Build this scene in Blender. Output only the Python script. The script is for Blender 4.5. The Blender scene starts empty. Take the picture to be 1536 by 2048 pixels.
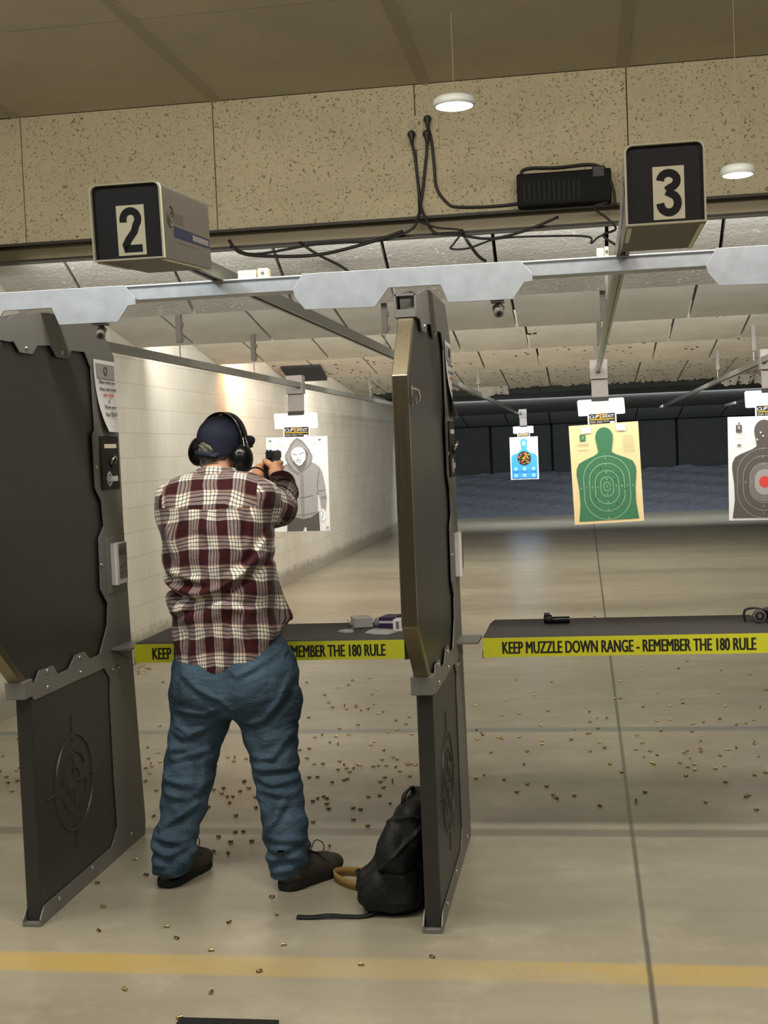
import bpy, bmesh, math, random
import numpy as np
from mathutils import Vector, Matrix
random.seed(7); rng = np.random.default_rng(7)
SC = bpy.context.scene; COL = SC.collection
PI = math.pi
# ------------------------------------------------------------------ camera, world, lights, exposure
EYE = Vector((0, 0, 1.6)); FPX, YAW, PITCH, ROLL = 2605.15, .15378, .04705, -.04043
_f = Vector((-math.sin(YAW)*math.cos(PITCH), math.cos(YAW)*math.cos(PITCH), -math.sin(PITCH)))
_r0 = Vector((math.cos(YAW), math.sin(YAW), 0)); _u0 = _r0.cross(_f)
_r = math.cos(ROLL)*_r0 + math.sin(ROLL)*_u0; _u = -math.sin(ROLL)*_r0 + math.cos(ROLL)*_u0
cd = bpy.data.cameras.new('camera'); cam = bpy.data.objects.new('camera', cd); COL.objects.link(cam)
cam.matrix_world = Matrix(((_r.x, _u.x, -_f.x, EYE.x), (_r.y, _u.y, -_f.y, EYE.y), (_r.z, _u.z, -_f.z, EYE.z), (0, 0, 0, 1)))
cd.sensor_fit = 'HORIZONTAL'; cd.sensor_width = 36; cd.lens = FPX/1536*36; cd.clip_end = 100; cd.clip_start = .05
SC.camera = cam
w = bpy.data.worlds.new('world'); SC.world = w; w.use_nodes = True
w.node_tree.nodes['Background'].inputs[0].default_value = (1, .9, .74, 1)
w.node_tree.nodes['Background'].inputs[1].default_value = .07
SC.view_settings.view_transform = 'Standard'; SC.view_settings.look = 'None'
SC.view_settings.gamma = 1; SC.view_settings.use_curve_mapping = False
SC.view_settings.exposure = 0.1
def area(name, loc, target, sx, sy, power, col, spread=180):
    l = bpy.data.lights.new(name, 'AREA'); l.shape = 'RECTANGLE'; l.size = sx; l.size_y = sy
    l.energy = power; l.color = col; l.spread = math.radians(spread)
    o = bpy.data.objects.new(name, l); COL.objects.link(o); o.location = loc
    o.rotation_euler = (Vector(target)-Vector(loc)).to_track_quat('-Z', 'Y').to_euler(); return o
WARM = (1, .87, .66); NEUT = (1, .96, .88); COOL = (.86, .94, 1)
# lights over the firing line (on the ceiling above and behind the shooter, out of frame)
area('firing_line_light', (-.6, 3.4, 3.68), (-.6, 5.2, 0), 7.0, .22, 178, (1, .95, .85))
area('downlight', (-2.6, 1.2, 3.68), (-2.3, 4.2, 1.4), .35, .35, 28, (.80, .91, 1))
area('downlight', (-.4, .8, 3.68), (-.4, 4.2, 1.4), .35, .35, 18, (1, .95, .86))
area('downlight', (1.8, 1.2, 3.68), (1.2, 4.2, 1.4), .35, .35, 26, (1, .78, .82))
# strip lights behind the baffle lips, aimed down range, plus an added header fill
for yy, pw in ((7.66, 14), (8.45, 52), (10.65, 92), (13.1, 125), (16.25, 140), (21.5, 80)):  # nearest one is unseen, added under the header to brighten the sprayed row
    area('range_strip_and_fill', (-.2, yy, 2.63 if yy > 8 else 2.835), (-.2, yy+2.6, 2.55 if yy > 8 else 1.9), 6.4, .08, pw, (1, .99, .95))
area('trap_light', (1.0, 25.5, 2.42), (1.0, 29.8, 0), 8, .15, 230, COOL)
area('wall_accent_light', (-3.48, 13.15, 2.74), (-3.66, 13.9, 2.2), .06, .06, 15, (1, .36, .08))
area('wall_accent_light', (-3.40, 19.6, 2.74), (-3.66, 20.6, 2.2), .08, .08, 10, COOL)

# ------------------------------------------------------------------ materials
def lin(h):
    h = h.lstrip('#'); v = [int(h[i:i+2], 16)/255 for i in (0, 2, 4)]
    return tuple((c/12.92 if c <= .04045 else ((c+.055)/1.055)**2.4) for c in v)+(1,)
class NT:
    def __init__(s, name):
        s.m = bpy.data.materials.new(name); s.m.use_nodes = True; s.t = s.m.node_tree
        s.b = s.t.nodes['Principled BSDF']
    def n(s, typ, **k):
        o = s.t.nodes.new(typ)
        for a, v in k.items():
            if a.startswith('i_'): o.inputs[a[2:].replace('_', ' ')].default_value = v
            else: setattr(o, a, v)
        return o
    def l(s, a, b): s.t.links.new(a, b)
    def math(s, op, a, b=None, c=None, clamp=False):
        o = s.n('ShaderNodeMath', operation=op); o.use_clamp = clamp
        for i, v in enumerate((a, b, c)):
            if v is None: continue
            if isinstance(v, (int, float)): o.inputs[i].default_value = v
            else: s.l(v, o.inputs[i])
        return o.outputs[0]
    def coord(s, kind='Object', scale=None, rot=None):
        tc = s.n('ShaderNodeTexCoord').outputs[kind]
        if scale or rot:
            mp = s.n('ShaderNodeMapping')
            if scale: mp.inputs['Scale'].default_value = scale
            if rot: mp.inputs['Rotation'].default_value = rot
            s.l(tc, mp.inputs['Vector']); return mp.outputs[0]
        return tc
    def noise(s, vec, scale, detail=4, rough=.55, dist=0):
        o = s.n('ShaderNodeTexNoise'); o.inputs['Scale'].default_value = scale; o.inputs['Detail'].default_value = detail
        o.inputs['Roughness'].default_value = rough; o.inputs['Distortion'].default_value = dist
        s.l(vec, o.inputs['Vector']); return o.outputs['Fac']
    def mix(s, fac, a, b, mode='MIX'):
        o = s.n('ShaderNodeMix', data_type='RGBA', blend_type=mode)
        for sock, v in ((o.inputs[0], fac), (o.inputs[6], a), (o.inputs[7], b)):
            if isinstance(v, (int, float, tuple)): sock.default_value = v
            else: s.l(v, sock)
        return o.outputs[2]
    def step(s, v, lo, hi):
        o = s.n('ShaderNodeMapRange'); o.inputs[1].default_value = lo; o.inputs[2].default_value = hi; o.clamp = True
        s.l(v, o.inputs[0]); return o.outputs[0]
    def band(s, v, c, hw, soft=.004):   # 1 inside |v-c|<hw
        d = s.math('ABSOLUTE', s.math('SUBTRACT', v, c))
        return s.math('SUBTRACT', 1.0, s.step(d, hw-soft, hw+soft))
    def bump(s, h, strength, dist=.01):
        o = s.n('ShaderNodeBump'); o.inputs['Strength'].default_value = strength; o.inputs['Distance'].default_value = dist
        s.l(h, o.inputs['Height']); s.l(o.outputs[0], s.b.inputs['Normal'])
    def color(s, c):
        if isinstance(c, tuple): s.b.inputs['Base Color'].default_value = c
        else: s.l(c, s.b.inputs['Base Color'])
    def set(s, rough=None, metal=None, spec=None):
        if rough is not None: s.b.inputs['Roughness'].default_value = rough
        if metal is not None: s.b.inputs['Metallic'].default_value = metal
        if spec is not None: s.b.inputs['Specular IOR Level'].default_value = spec
def plain(name, h, rough=.6, metal=0, var=.12, scale=30, bump=0, bscale=200, spec=.5, bdist=.002):
    s = NT(name); c = lin(h); v = s.coord()
    n = s.noise(v, scale, 4)
    d = tuple(x*(1-var) for x in c[:3])+(1,); e = tuple(min(1, x*(1+var)) for x in c[:3])+(1,)
    s.color(s.mix(n, d, e)); s.set(rough, metal, spec)
    if bump: s.bump(s.noise(v, bscale, 3), bump, bdist)
    return s.m
M = {}
def floor_mat():
    s = NT('concrete'); v = s.coord(); xyz = s.n('ShaderNodeSeparateXYZ'); s.l(v, xyz.inputs[0]); X, Y = xyz.outputs[0], xyz.outputs[1]
    vs = s.coord(scale=(.35, 1, 1))
    big = s.noise(vs, 1.3, 5, .6); fine = s.noise(v, 160, 3, .7); mid = s.noise(vs, 9, 5, .6)
    c = s.mix(s.step(big, .3, .7), lin('#928b78'), lin('#aca590'))
    c = s.mix(s.math('MULTIPLY', s.step(mid, .45, .75), .35), c, lin('#8f8673'))
    c = s.mix(s.math('MULTIPLY', s.step(fine, .5, .8), .35), c, lin('#7d7463'))
    # dusty scuffs near the stall feet
    sc = s.math('MULTIPLY', s.step(s.noise(v, 3.2, 6, .7), .52, .7), .35)
    c = s.mix(sc, c, lin('#c9c0ae'))
    # painted lines
    wear = s.noise(v, 55, 4, .75); wearx = s.noise(s.coord(scale=(.25, 1, 1)), 2.2, 3)
    ym = s.math('MULTIPLY', s.band(Y, 3.905, .075, .012), s.step(s.math('ADD', wear, s.math('MULTIPLY', wearx, .9)), .80, 1.02))
    c = s.mix(s.math('MULTIPLY', ym, .75), c, lin('#c49f3e'))
    ym2 = s.math('MULTIPLY', s.band(Y, 3.905, .08, .012), .30)
    c = s.mix(ym2, c, lin('#c9ae62'))
    c = s.mix(s.math('MULTIPLY', s.band(Y, 5.335, .05, .012), .62), c, lin('#5c5049'))
    c = s.mix(s.math('MULTIPLY', s.band(Y, 7.29, .055, .01), .75), c, lin('#6f7672'))
    jx = s.math('ADD', X, s.math('MULTIPLY', s.math('SUBTRACT', s.noise(v, 6, 2), .5), .006))
    c = s.mix(s.math('MULTIPLY', s.band(jx, .145, .008, .004), .75), c, lin('#3a362e'))
    s.color(c)
    r = s.n('ShaderNodeMapRange'); r.inputs[3].default_value = .22; r.inputs[4].default_value = .42
    s.l(mid, r.inputs[0]); s.l(r.outputs[0], s.b.inputs['Roughness'])
    s.set(spec=.5)
    s.bump(s.math('SUBTRACT', s.math('ADD', fine, s.math('MULTIPLY', mid, .6)), s.math('MULTIPLY', s.band(jx, .145, .008, .004), 3)), .12, .004); return s.m
def block_mat():
    s = NT('painted_block'); tc = s.coord(); xyz = s.n('ShaderNodeSeparateXYZ'); s.l(tc, xyz.inputs[0])
    cb = s.n('ShaderNodeCombineXYZ'); s.l(xyz.outputs[1], cb.inputs[0]); s.l(xyz.outputs[2], cb.inputs[1])
    b = s.n('ShaderNodeTexBrick'); s.l(cb.outputs[0], b.inputs['Vector']); b.offset = .5
    for k, v_ in (('Scale', 1), ('Brick Width', .405), ('Row Height', .203), ('Mortar Size', .005), ('Mortar Smooth', .3)): b.inputs[k].default_value = v_
    b.inputs['Color1'].default_value = lin('#e2ddd1'); b.inputs['Color2'].default_value = lin('#ddd7ca'); b.inputs['Mortar'].default_value = lin('#cdc6b7')
    n = s.noise(tc, 2.0, 5); n2 = s.noise(tc, 60, 3)
    c = s.mix(s.math('MULTIPLY', s.step(n, .4, .75), .3), b.outputs['Color'], lin('#b9b09c'))
    # scuffed grime at the foot of the wall
    foot = s.math('SUBTRACT', 1.0, s.step(s.math('ADD', xyz.outputs[2], s.math('MULTIPLY', s.noise(tc, 7, 6, .8), -.3)), -.02, .06))
    c = s.mix(s.math('MULTIPLY', foot, .6), c, lin('#6b6353'))
    s.color(c); s.set(.6)
    s.bump(s.math('ADD', s.math('MULTIPLY', b.outputs['Fac'], -1.0), s.math('MULTIPLY', n2, .25)), .2, .003); return s.m
def fleck_mat(name, base, fleck, amount=.5, fscale=75):
    s = NT(name); v = s.coord()
    wv = s.n('ShaderNodeTexNoise'); wv.inputs['Scale'].default_value = 18; s.l(v, wv.inputs['Vector'])
    vm = s.n('ShaderNodeVectorMath', operation='MULTIPLY_ADD'); s.l(wv.outputs['Color'], vm.inputs[0]); vm.inputs[1].default_value = (.06, .06, .06); s.l(v, vm.inputs[2])
    n = s.noise(vm.outputs[0], fscale, 2, .5, .6)
    big = s.noise(v, 2.5, 4)
    c = s.mix(s.step(big, .3, .75), lin(base), tuple(x*.88 for x in lin(base)[:3])+(1,))
    f = s.step(n, .61, .645)
    c = s.mix(s.math('MULTIPLY', f, amount), c, lin(fleck))
    s.color(c); s.set(.9, spec=.2); s.bump(s.math('ADD', s.math('MULTIPLY', f, -1.0), s.math('MULTIPLY', s.noise(v, 220, 2), .3)), .3, .004); return s.m
def baffle_mat(name, base, pock, rough_b, speck=0):
    s = NT(name); v = s.coord()
    n = s.noise(v, 3, 5); c = s.mix(s.step(n, .3, .75), lin(base), tuple(x*.82 for x in lin(base)[:3])+(1,))
    n2 = s.noise(v, 45, 4, .7)
    if pock:
        vo = s.n('ShaderNodeTexVoronoi'); vo.inputs['Scale'].default_value = 11; s.l(s.coord(scale=(1, .55, 1)), vo.inputs['Vector'])
        dd = s.math('ADD', vo.outputs['Distance'], s.math('MULTIPLY', s.noise(v, 40, 3), .35))
        ms = s.math('MULTIPLY', s.math('SUBTRACT', 1.0, s.step(dd, .37, .41)), s.step(s.noise(v, 1.7, 3), .64-pock*.3, .7-pock*.3))
        c = s.mix(ms, c, lin('#3b342b'))
    if speck:
        vo2 = s.n('ShaderNodeTexVoronoi'); vo2.inputs['Scale'].default_value = 30; s.l(v, vo2.inputs['Vector'])
        c = s.mix(s.math('MULTIPLY', s.math('SUBTRACT', 1.0, s.step(vo2.outputs['Distance'], .2, .3)), s.step(s.noise(v, 9, 2), .5, .6)), c, lin('#f4f2ea'))
    s.color(c); s.set(.9, spec=.2); s.bump(n2, rough_b, .012); return s.m
def metal_mat(name, h, rough, metal=1, streak=(1, 1, 1), var=.15):
    s = NT(name); v = s.coord(scale=streak); n = s.noise(v, 25, 4); c = lin(h)
    s.color(s.mix(n, tuple(x*(1-var) for x in c[:3])+(1,), tuple(min(1, x*(1+var)) for x in c[:3])+(1,))); s.set(rough, metal)
    rr = s.n('ShaderNodeMapRange'); rr.inputs[3].default_value = rough*.85; rr.inputs[4].default_value = min(1, rough*1.2); s.l(n, rr.inputs[0]); s.l(rr.outputs[0], s.b.inputs['Roughness'])
    return s.m
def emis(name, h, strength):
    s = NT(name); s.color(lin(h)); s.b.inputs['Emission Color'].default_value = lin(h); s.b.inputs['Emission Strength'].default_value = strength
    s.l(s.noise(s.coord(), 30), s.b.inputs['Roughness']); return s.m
M['floor'] = floor_mat(); M['block'] = block_mat()
M['ceil'] = fleck_mat('ceiling_tile', '#c0b7a2', '#857d69', .35, 95)
M['ceil_bat'] = plain('ceiling_batten', '#a89e88', .85)
M['header'] = fleck_mat('acoustic_board', '#bdb293', '#5f563f', .8, 78)
M['dark'] = plain('dark_gap', '#17150f', .9)
M['channel'] = metal_mat('painted_steel_channel', '#564c34', .45, .3)
M['channel_dk'] = plain('dark_steel_flange', '#2e2a20', .6)
M['baf0'] = baffle_mat('sprayed_baffle', '#d6d4cd', 0, .9, 1)
M['baf1'] = baffle_mat('baffle_grey', '#d6d4cd', 0, .35)
M['baf2'] = baffle_mat('baffle_cream', '#ddd9ce', .12, .3)
M['baf3'] = baffle_mat('baffle_pocked', '#ddd6c8', .5, .3)
M['baf4'] = baffle_mat('baffle_shot', '#e0dace', 1.0, .3)
M['rubber'] = plain('trap_rubber', '#26282a', .9, var=.4, scale=6, bump=.5, bscale=40, bdist=.02)
M['rubber_top'] = plain('trap_rubber_top', '#4a4f50', .9, var=.35, scale=5, bump=.5, bscale=30, bdist=.02)
M['berm'] = plain('granulated_rubber', '#5c5f68', .95, var=.5, scale=14, bump=.8, bscale=30, bdist=.04)
M['grey'] = plain('grey_powder_coat', '#7b7974', .45, .2, .06, 40, .05, 300)
M['black_panel'] = plain('black_panel', '#302f2d', .4, 0, .12, 20, .12, 500)
M['edge'] = metal_mat('brushed_edge_trim', '#928870', .3, 1, (6, 6, .6), .05)
M['bolt'] = metal_mat('zinc_bolt', '#d8d6d0', .25, 1)
M['beam'] = metal_mat('beam_steel', '#aeb4ba', .38, .55)
M['galv'] = metal_mat('galvanised_rail', '#9b9c99', .42, .8)
M['white_plastic'] = plain('white_plastic', '#e8e6e4', .4, 0, .03)
M['paper'] = plain('white_paper', '#ecebe8', .8, 0, .03)
M['paper_tan'] = plain('tan_paper', '#e6cf9a', .8, 0, .04)
M['ink'] = plain('black_ink', '#141312', .7)
M['ink_grey'] = plain('grey_ink', '#59534d', .8)
M['ink_lgrey'] = plain('light_grey_ink', '#a29e9b', .8)
M['ink_mgrey'] = plain('mid_grey_ink', '#7a736d', .8)
M['ink_green'] = plain('green_ink', '#3c7350', .8)
M['ink_lgreen'] = plain('pale_green_ink', '#a3c09c', .8)
M['ink_blue'] = plain('blue_ink', '#3f97d8', .8)
M['ink_lblue'] = plain('pale_blue_ink', '#9fd0f0', .8)
M['ink_red'] = plain('red_ink', '#d8443c', .8)
M['ink_yellow'] = plain('yellow_ink', '#e0b020', .8)
M['ink_skin'] = plain('paper_white_ink', '#f1f0ee', .8)
M['sign'] = plain('yellow_sign', '#cfd02a', .5, 0, .05, 12)
M['cord'] = plain('black_cord', '#1b1917', .5)
M['cord_w'] = plain('white_cable_tie', '#b8ae95', .5)
M['digit_plate'] = plain('cream_number_plate', '#efe9c6', .6, 0, .04)
M['supply'] = plain('matt_black_case', '#12110f', .7, spec=.2)
M['box_black'] = plain('black_box_face', '#1a1815', .6)
M['box_side'] = plain('taupe_box', '#625d53', .55, .1)
M['box_rim'] = plain('cream_box_rim', '#d6d2b4', .5)
M['navy_stripe'] = plain('navy_stripe', '#232a45', .5)
M['shelf'] = plain('charcoal_shelf', '#474442', .7, 0, .1, 30, .15, 400)
M['brass'] = metal_mat('brass', '#c4ad7e', .22, .95, (1, 1, 1), .35)
M['glow'] = emis('reflection_glow', '#eef8ff', 5)  # glowing face of the discs that stand in for reflected lights
M['disc_rim'] = plain('disc_rim', '#dfe3dc', .35)  # rim of the same stand-in discs
# ------------------------------------------------------------------ mesh helpers
class MB:
    def __init__(s): s.v = []; s.f = []; s.mi = []; s.cur = 0
    def use(s, i): s.cur = i; return s
    def add(s, vs, fs):
        o = len(s.v); s.v += [tuple(p) for p in vs]
        for f in fs: s.f.append([o+i for i in f]); s.mi.append(s.cur)
        return s
    def box(s, lo, hi):
        x0, y0, z0 = lo; x1, y1, z1 = hi
        return s.add([(x0,y0,z0),(x1,y0,z0),(x1,y1,z0),(x0,y1,z0),(x0,y0,z1),(x1,y0,z1),(x1,y1,z1),(x0,y1,z1)],
                     [(0,3,2,1),(4,5,6,7),(0,1,5,4),(1,2,6,5),(2,3,7,6),(3,0,4,7)])
    def obox(s, c, ax, ay, az):   # oriented box from half-vectors
        c, ax, ay, az = map(Vector, (c, ax, ay, az)); P = []
        for k in (-1, 1):
            for i, j in ((-1,-1),(1,-1),(1,1),(-1,1)): P.append(c+i*ax+j*ay+k*az)
        return s.add(P, [(0,3,2,1),(4,5,6,7),(0,1,5,4),(1,2,6,5),(2,3,7,6),(3,0,4,7)])
    def prism(s, poly, axis, a, b):  # poly in the other two axes (order: X->(y,z), Y->(x,z), Z->(x,y))
        def mk(p, c): return {'X': (c, p[0], p[1]), 'Y': (p[0], c, p[1]), 'Z': (p[0], p[1], c)}[axis]
        n = len(poly); V = [mk(p, a) for p in poly]+[mk(p, b) for p in poly]
        F = [list(range(n))[::-1], list(range(n, 2*n))]+[(i, (i+1) % n, n+(i+1) % n, n+i) for i in range(n)]
        return s.add(V, F)
    def flat(s, poly, org, ux, uy, nrm=None, off=0):  # 2D polygon on a plane
        org, ux, uy = Vector(org), Vector(ux), Vector(uy); n = Vector(nrm)*off if nrm is not None else Vector()
        return s.add([org+ux*p[0]+uy*p[1]+n for p in poly], [list(range(len(poly)))])
    def tube(s, path, r, n=8, caps=True):
        path = [Vector(p) for p in path]; rs = r if isinstance(r, (list, tuple)) else [r]*len(path)
        V = []; F = []; prev = None
        for i, p in enumerate(path):
            t = (path[min(i+1, len(path)-1)]-path[max(i-1, 0)]).normalized()
            if prev is None:
                a = Vector((0,0,1)) if abs(t.z) < .9 else Vector((1,0,0)); u = t.cross(a).normalized()
            else: u = (prev-t*prev.dot(t)).normalized()
            prev = u; w_ = t.cross(u)
            for k in range(n):
                an = 2*PI*k/n; V.append(p+(u*math.cos(an)+w_*math.sin(an))*rs[i])
        for i in range(len(path)-1):
            for k in range(n): F.append((i*n+k, i*n+(k+1) % n, (i+1)*n+(k+1) % n, (i+1)*n+k))
        if caps: F.append(list(range(n))[::-1]); F.append([(len(path)-1)*n+k for k in range(n)])
        return s.add(V, F)
    def ring(s, c, R, r, ux, uy, a0=0, a1=2*PI, n=48, m=6):
        c, ux, uy = Vector(c), Vector(ux), Vector(uy); full = abs(a1-a0-2*PI) < 1e-4
        pts = [c+(ux*math.cos(a0+(a1-a0)*i/n)+uy*math.sin(a0+(a1-a0)*i/n))*R for i in range(n+1)]
        return s.tube(pts, r, m, not full)
    def strip(s, path, wv, t, closed=False):  # flat band: path, half-width vectors, thickness
        path = [Vector(p) for p in path]; n = len(path); V = []; F = []
        for i, p in enumerate(path):
            wi = Vector(wv[i]) if isinstance(wv, list) else Vector(wv)
            tg = (path[min(i+1, n-1)]-path[max(i-1, 0)]).normalized(); nn = tg.cross(wi).normalized()*t/2
            V += [p-wi-nn, p+wi-nn, p+wi+nn, p-wi+nn]
        for i in range(n-1):
            for k in range(4): F.append((i*4+k, i*4+(k+1) % 4, (i+1)*4+(k+1) % 4, (i+1)*4+k))
        F += [(3,2,1,0), tuple((n-1)*4+k for k in range(4))]
        return s.add(V, F)
    def lathe(s, prof, org, ax=(0,0,1), n=32):
        ax = Vector(ax).normalized(); a = Vector((0,0,1)) if abs(ax.z) < .9 else Vector((1,0,0)); u = ax.cross(a).normalized(); w_ = ax.cross(u); org = Vector(org)
        V = []; F = []; m = len(prof)
        for r, h in prof:
            for k in range(n): V.append(org+ax*h+(u*math.cos(2*PI*k/n)+w_*math.sin(2*PI*k/n))*max(r, 1e-5))
        for i in range(m-1):
            for k in range(n): F.append((i*n+k, i*n+(k+1) % n, (i+1)*n+(k+1) % n, (i+1)*n+k))
        F.append(list(range(n))[::-1]); F.append([(m-1)*n+k for k in range(n)])
        return s.add(V, F)
def obj(name, mb, mats, parent=None, smooth=False, bevel=0, seg=2, local=False, fix=True):
    if not isinstance(mats, (list, tuple)): mats = [mats]
    me = bpy.data.meshes.new(name); off = Vector()
    if parent is not None and not local:
        p = parent
        while p is not None: off += p.location; p = p.parent
    me.from_pydata([Vector(v)-off for v in mb.v], [], mb.f)
    for m in mats: me.materials.append(M[m] if isinstance(m, str) else m)
    me.polygons.foreach_set('material_index', mb.mi)
    if fix or bevel:
        bm = bmesh.new(); bm.from_mesh(me)
        bmesh.ops.recalc_face_normals(bm, faces=bm.faces) if fix else None
        if bevel:
            es = [e for e in bm.edges if len(e.link_faces) == 2 and e.calc_face_angle(0) > .5]
            bmesh.ops.bevel(bm, geom=es, offset=bevel, segments=seg, profile=.5, affect='EDGES', clamp_overlap=True)
        bm.to_mesh(me); bm.free()
    if smooth:
        me.polygons.foreach_set('use_smooth', [True]*len(me.polygons))
        if isinstance(smooth, (int, float)) and smooth is not True:
            me.set_sharp_from_angle(angle=math.radians(smooth))
    o = bpy.data.objects.new(name, me); COL.objects.link(o)
    if parent is not None: o.parent = parent
    return o
def tag(o, label=None, cat=None, group=None, kind=None):
    if label: o['label'] = label
    if cat: o['category'] = cat
    if group: o['group'] = group
    if kind: o['kind'] = kind
    return o
def thing(name, label, cat, loc=(0,0,0), group=None, rot=(0,0,0)):
    o = bpy.data.objects.new(name, None); COL.objects.link(o); o.location = loc; o.rotation_euler = rot
    o.empty_display_size = .05
    return tag(o, label, cat, group)
def struct(name, mb, mats, **k): return tag(obj(name, mb, mats, **k), kind='structure')
def dup(root, loc, rot=None, label=None):
    r = root.copy(); COL.objects.link(r); r.location = loc
    if rot is not None: r.rotation_euler = rot
    if label: r['label'] = label
    for ch in list(root.children):
        c = ch.copy(); COL.objects.link(c); c.parent = r
        for g in list(ch.children):
            d = g.copy(); COL.objects.link(d); d.parent = c
    return r
def text2d(txt, size=1.0, xs=1.0, bold=0.0, align='LEFT', shear=0):
    c = bpy.data.curves.new('t', 'FONT'); c.body = txt; c.size = size; c.offset = bold; c.align_x = align; c.shear = shear; c.resolution_u = 3
    o = bpy.data.objects.new('t', c); COL.objects.link(o); bpy.context.view_layer.update()
    dg = bpy.context.evaluated_depsgraph_get(); me = o.evaluated_get(dg).to_mesh()
    V = [(v.co.x*xs, v.co.y) for v in me.vertices]; F = [list(p.vertices) for p in me.polygons]
    o.evaluated_get(dg).to_mesh_clear(); bpy.data.objects.remove(o); bpy.data.curves.remove(c)
    return V, F
def put_text(mb, txt, org, ux, uy, nrm, width=None, height=None, bold=.0, align='LEFT', lift=.001, shear=0, xs=1.0):
    """letters fitted to a width x height box whose lower-left corner (or lower centre) is org"""
    V, F = text2d(txt, 1, 1, 0, 'LEFT', shear); V = np.array(V)
    if bold:
        n0 = len(V); sh = (-bold, 0, bold); V = np.concatenate([V+(q, 0) for q in sh]); F = [[i+n0*k for i in f] for k in range(3) for f in F]
    lo = V.min(0); hi = V.max(0); V = V-lo; sx, sy = hi-lo
    ky = height/sy if height else None; kx = width/sx if width else ky*xs
    if ky is None: ky = kx/xs
    V = V*(kx, ky)
    if align == 'CENTER': V[:, 0] -= V[:, 0].max()/2
    org, ux, uy, nrm = map(Vector, (org, ux, uy, nrm))
    nn = len(V); mb.add([org+ux*p[0]+uy*p[1]+nrm*(lift+(i*3//nn)*.00012) for i, p in enumerate(V)], F)
    return V[:, 0].max()
def ell2(cx, cy, rx, ry, n=32, a0=0, a1=2*PI): return [(cx+rx*math.cos(a0+(a1-a0)*i/n), cy+ry*math.sin(a0+(a1-a0)*i/n)) for i in range(n+(0 if abs(a1-a0-2*PI) < 1e-6 else 1))]
def line2(mb, pts, w_, org, ux, uy, nrm, off):   # constant-width 2D polyline ribbon
    pts = [Vector((p[0], p[1])) for p in pts]; V = []
    closed = (pts[0]-pts[-1]).length < 1e-6; n = len(pts)
    for i, p in enumerate(pts):
        a = pts[i-1] if i else (pts[-2] if closed else p); b = pts[i+1] if i < n-1 else (pts[1] if closed else p)
        t = (b-a).normalized(); nn = Vector((-t.y, t.x))*w_/2; V += [p-nn, p+nn]
    o = Vector(org); ux, uy, nrm = Vector(ux), Vector(uy), Vector(nrm)
    mb.add([o+ux*v.x+uy*v.y+nrm*off for v in V], [(2*i, 2*i+2, 2*i+3, 2*i+1) for i in range(n-1)])
# ------------------------------------------------------------------ the setting
struct('floor', MB().box((-3.9, -.5, -.12), (8.1, 33, 0)), 'floor')
struct('wall_left', MB().box((-3.86, -.5, 0), (-3.66, 33, 3.75)), 'block')
struct('wall_right', MB().box((8.0, -.5, 0), (8.2, 33, 3.75)), 'block')
# suspended ceiling of the firing line
mb = MB(); xs = [-3.66, -3.36, -2.10, -.84, .30, 1.52, 2.74, 3.96, 5.2, 6.4, 8.0]; ys = [-.5, 1.2, 2.6, 4.9, 6.18, 7.69]
for i in range(len(xs)-1):
    for j in range(len(ys)-1): mb.box((xs[i]+.004, ys[j]+.004, 3.735), (xs[i+1]-.004, ys[j+1]-.004, 3.76))
mb.use(1)
for x in xs[1:-1]: mb.box((x-.045, -.5, 3.729), (x+.02, 7.69, 3.735))
mb.use(2).box((-3.66, -.5, 3.77), (8.0, 7.7, 3.8))
struct('ceiling', mb, ['ceil', 'ceil_bat', 'dark'])
# header wall: acoustic boards over a steel channel
mb = MB(); hx = [-3.66, -3.355]+[-2.135+1.222*i for i in range(9)]
for a, b in zip(hx, hx[1:]): mb.box((a+.003, 7.69, 2.968), (b-.003, 7.74, 3.732))
mb.use(1).box((-3.66, 7.735, 2.96), (8.0, 7.8, 3.76))
mb.use(2)
for x in hx[1:]:
    for dx in (-.06, .06):
        for z in (3.03, 3.665): mb.lathe([(.010, 0), (.010, .003)], (x+dx, 7.690, z), (0, -1, 0), 10)
struct('wall_header', mb, ['header', 'dark', 'ceil_bat'])
mb = MB(); mb.use(1).box((-3.66, 7.66, 2.948), (8, 7.80, 2.964)); mb.use(0).box((-3.66, 7.735, 2.862), (8, 7.75, 2.948)); mb.use(1).box((-3.66, 7.66, 2.846), (8, 7.75, 2.862))
struct('trim_1', mb, ['channel', 'channel_dk'])
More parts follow.
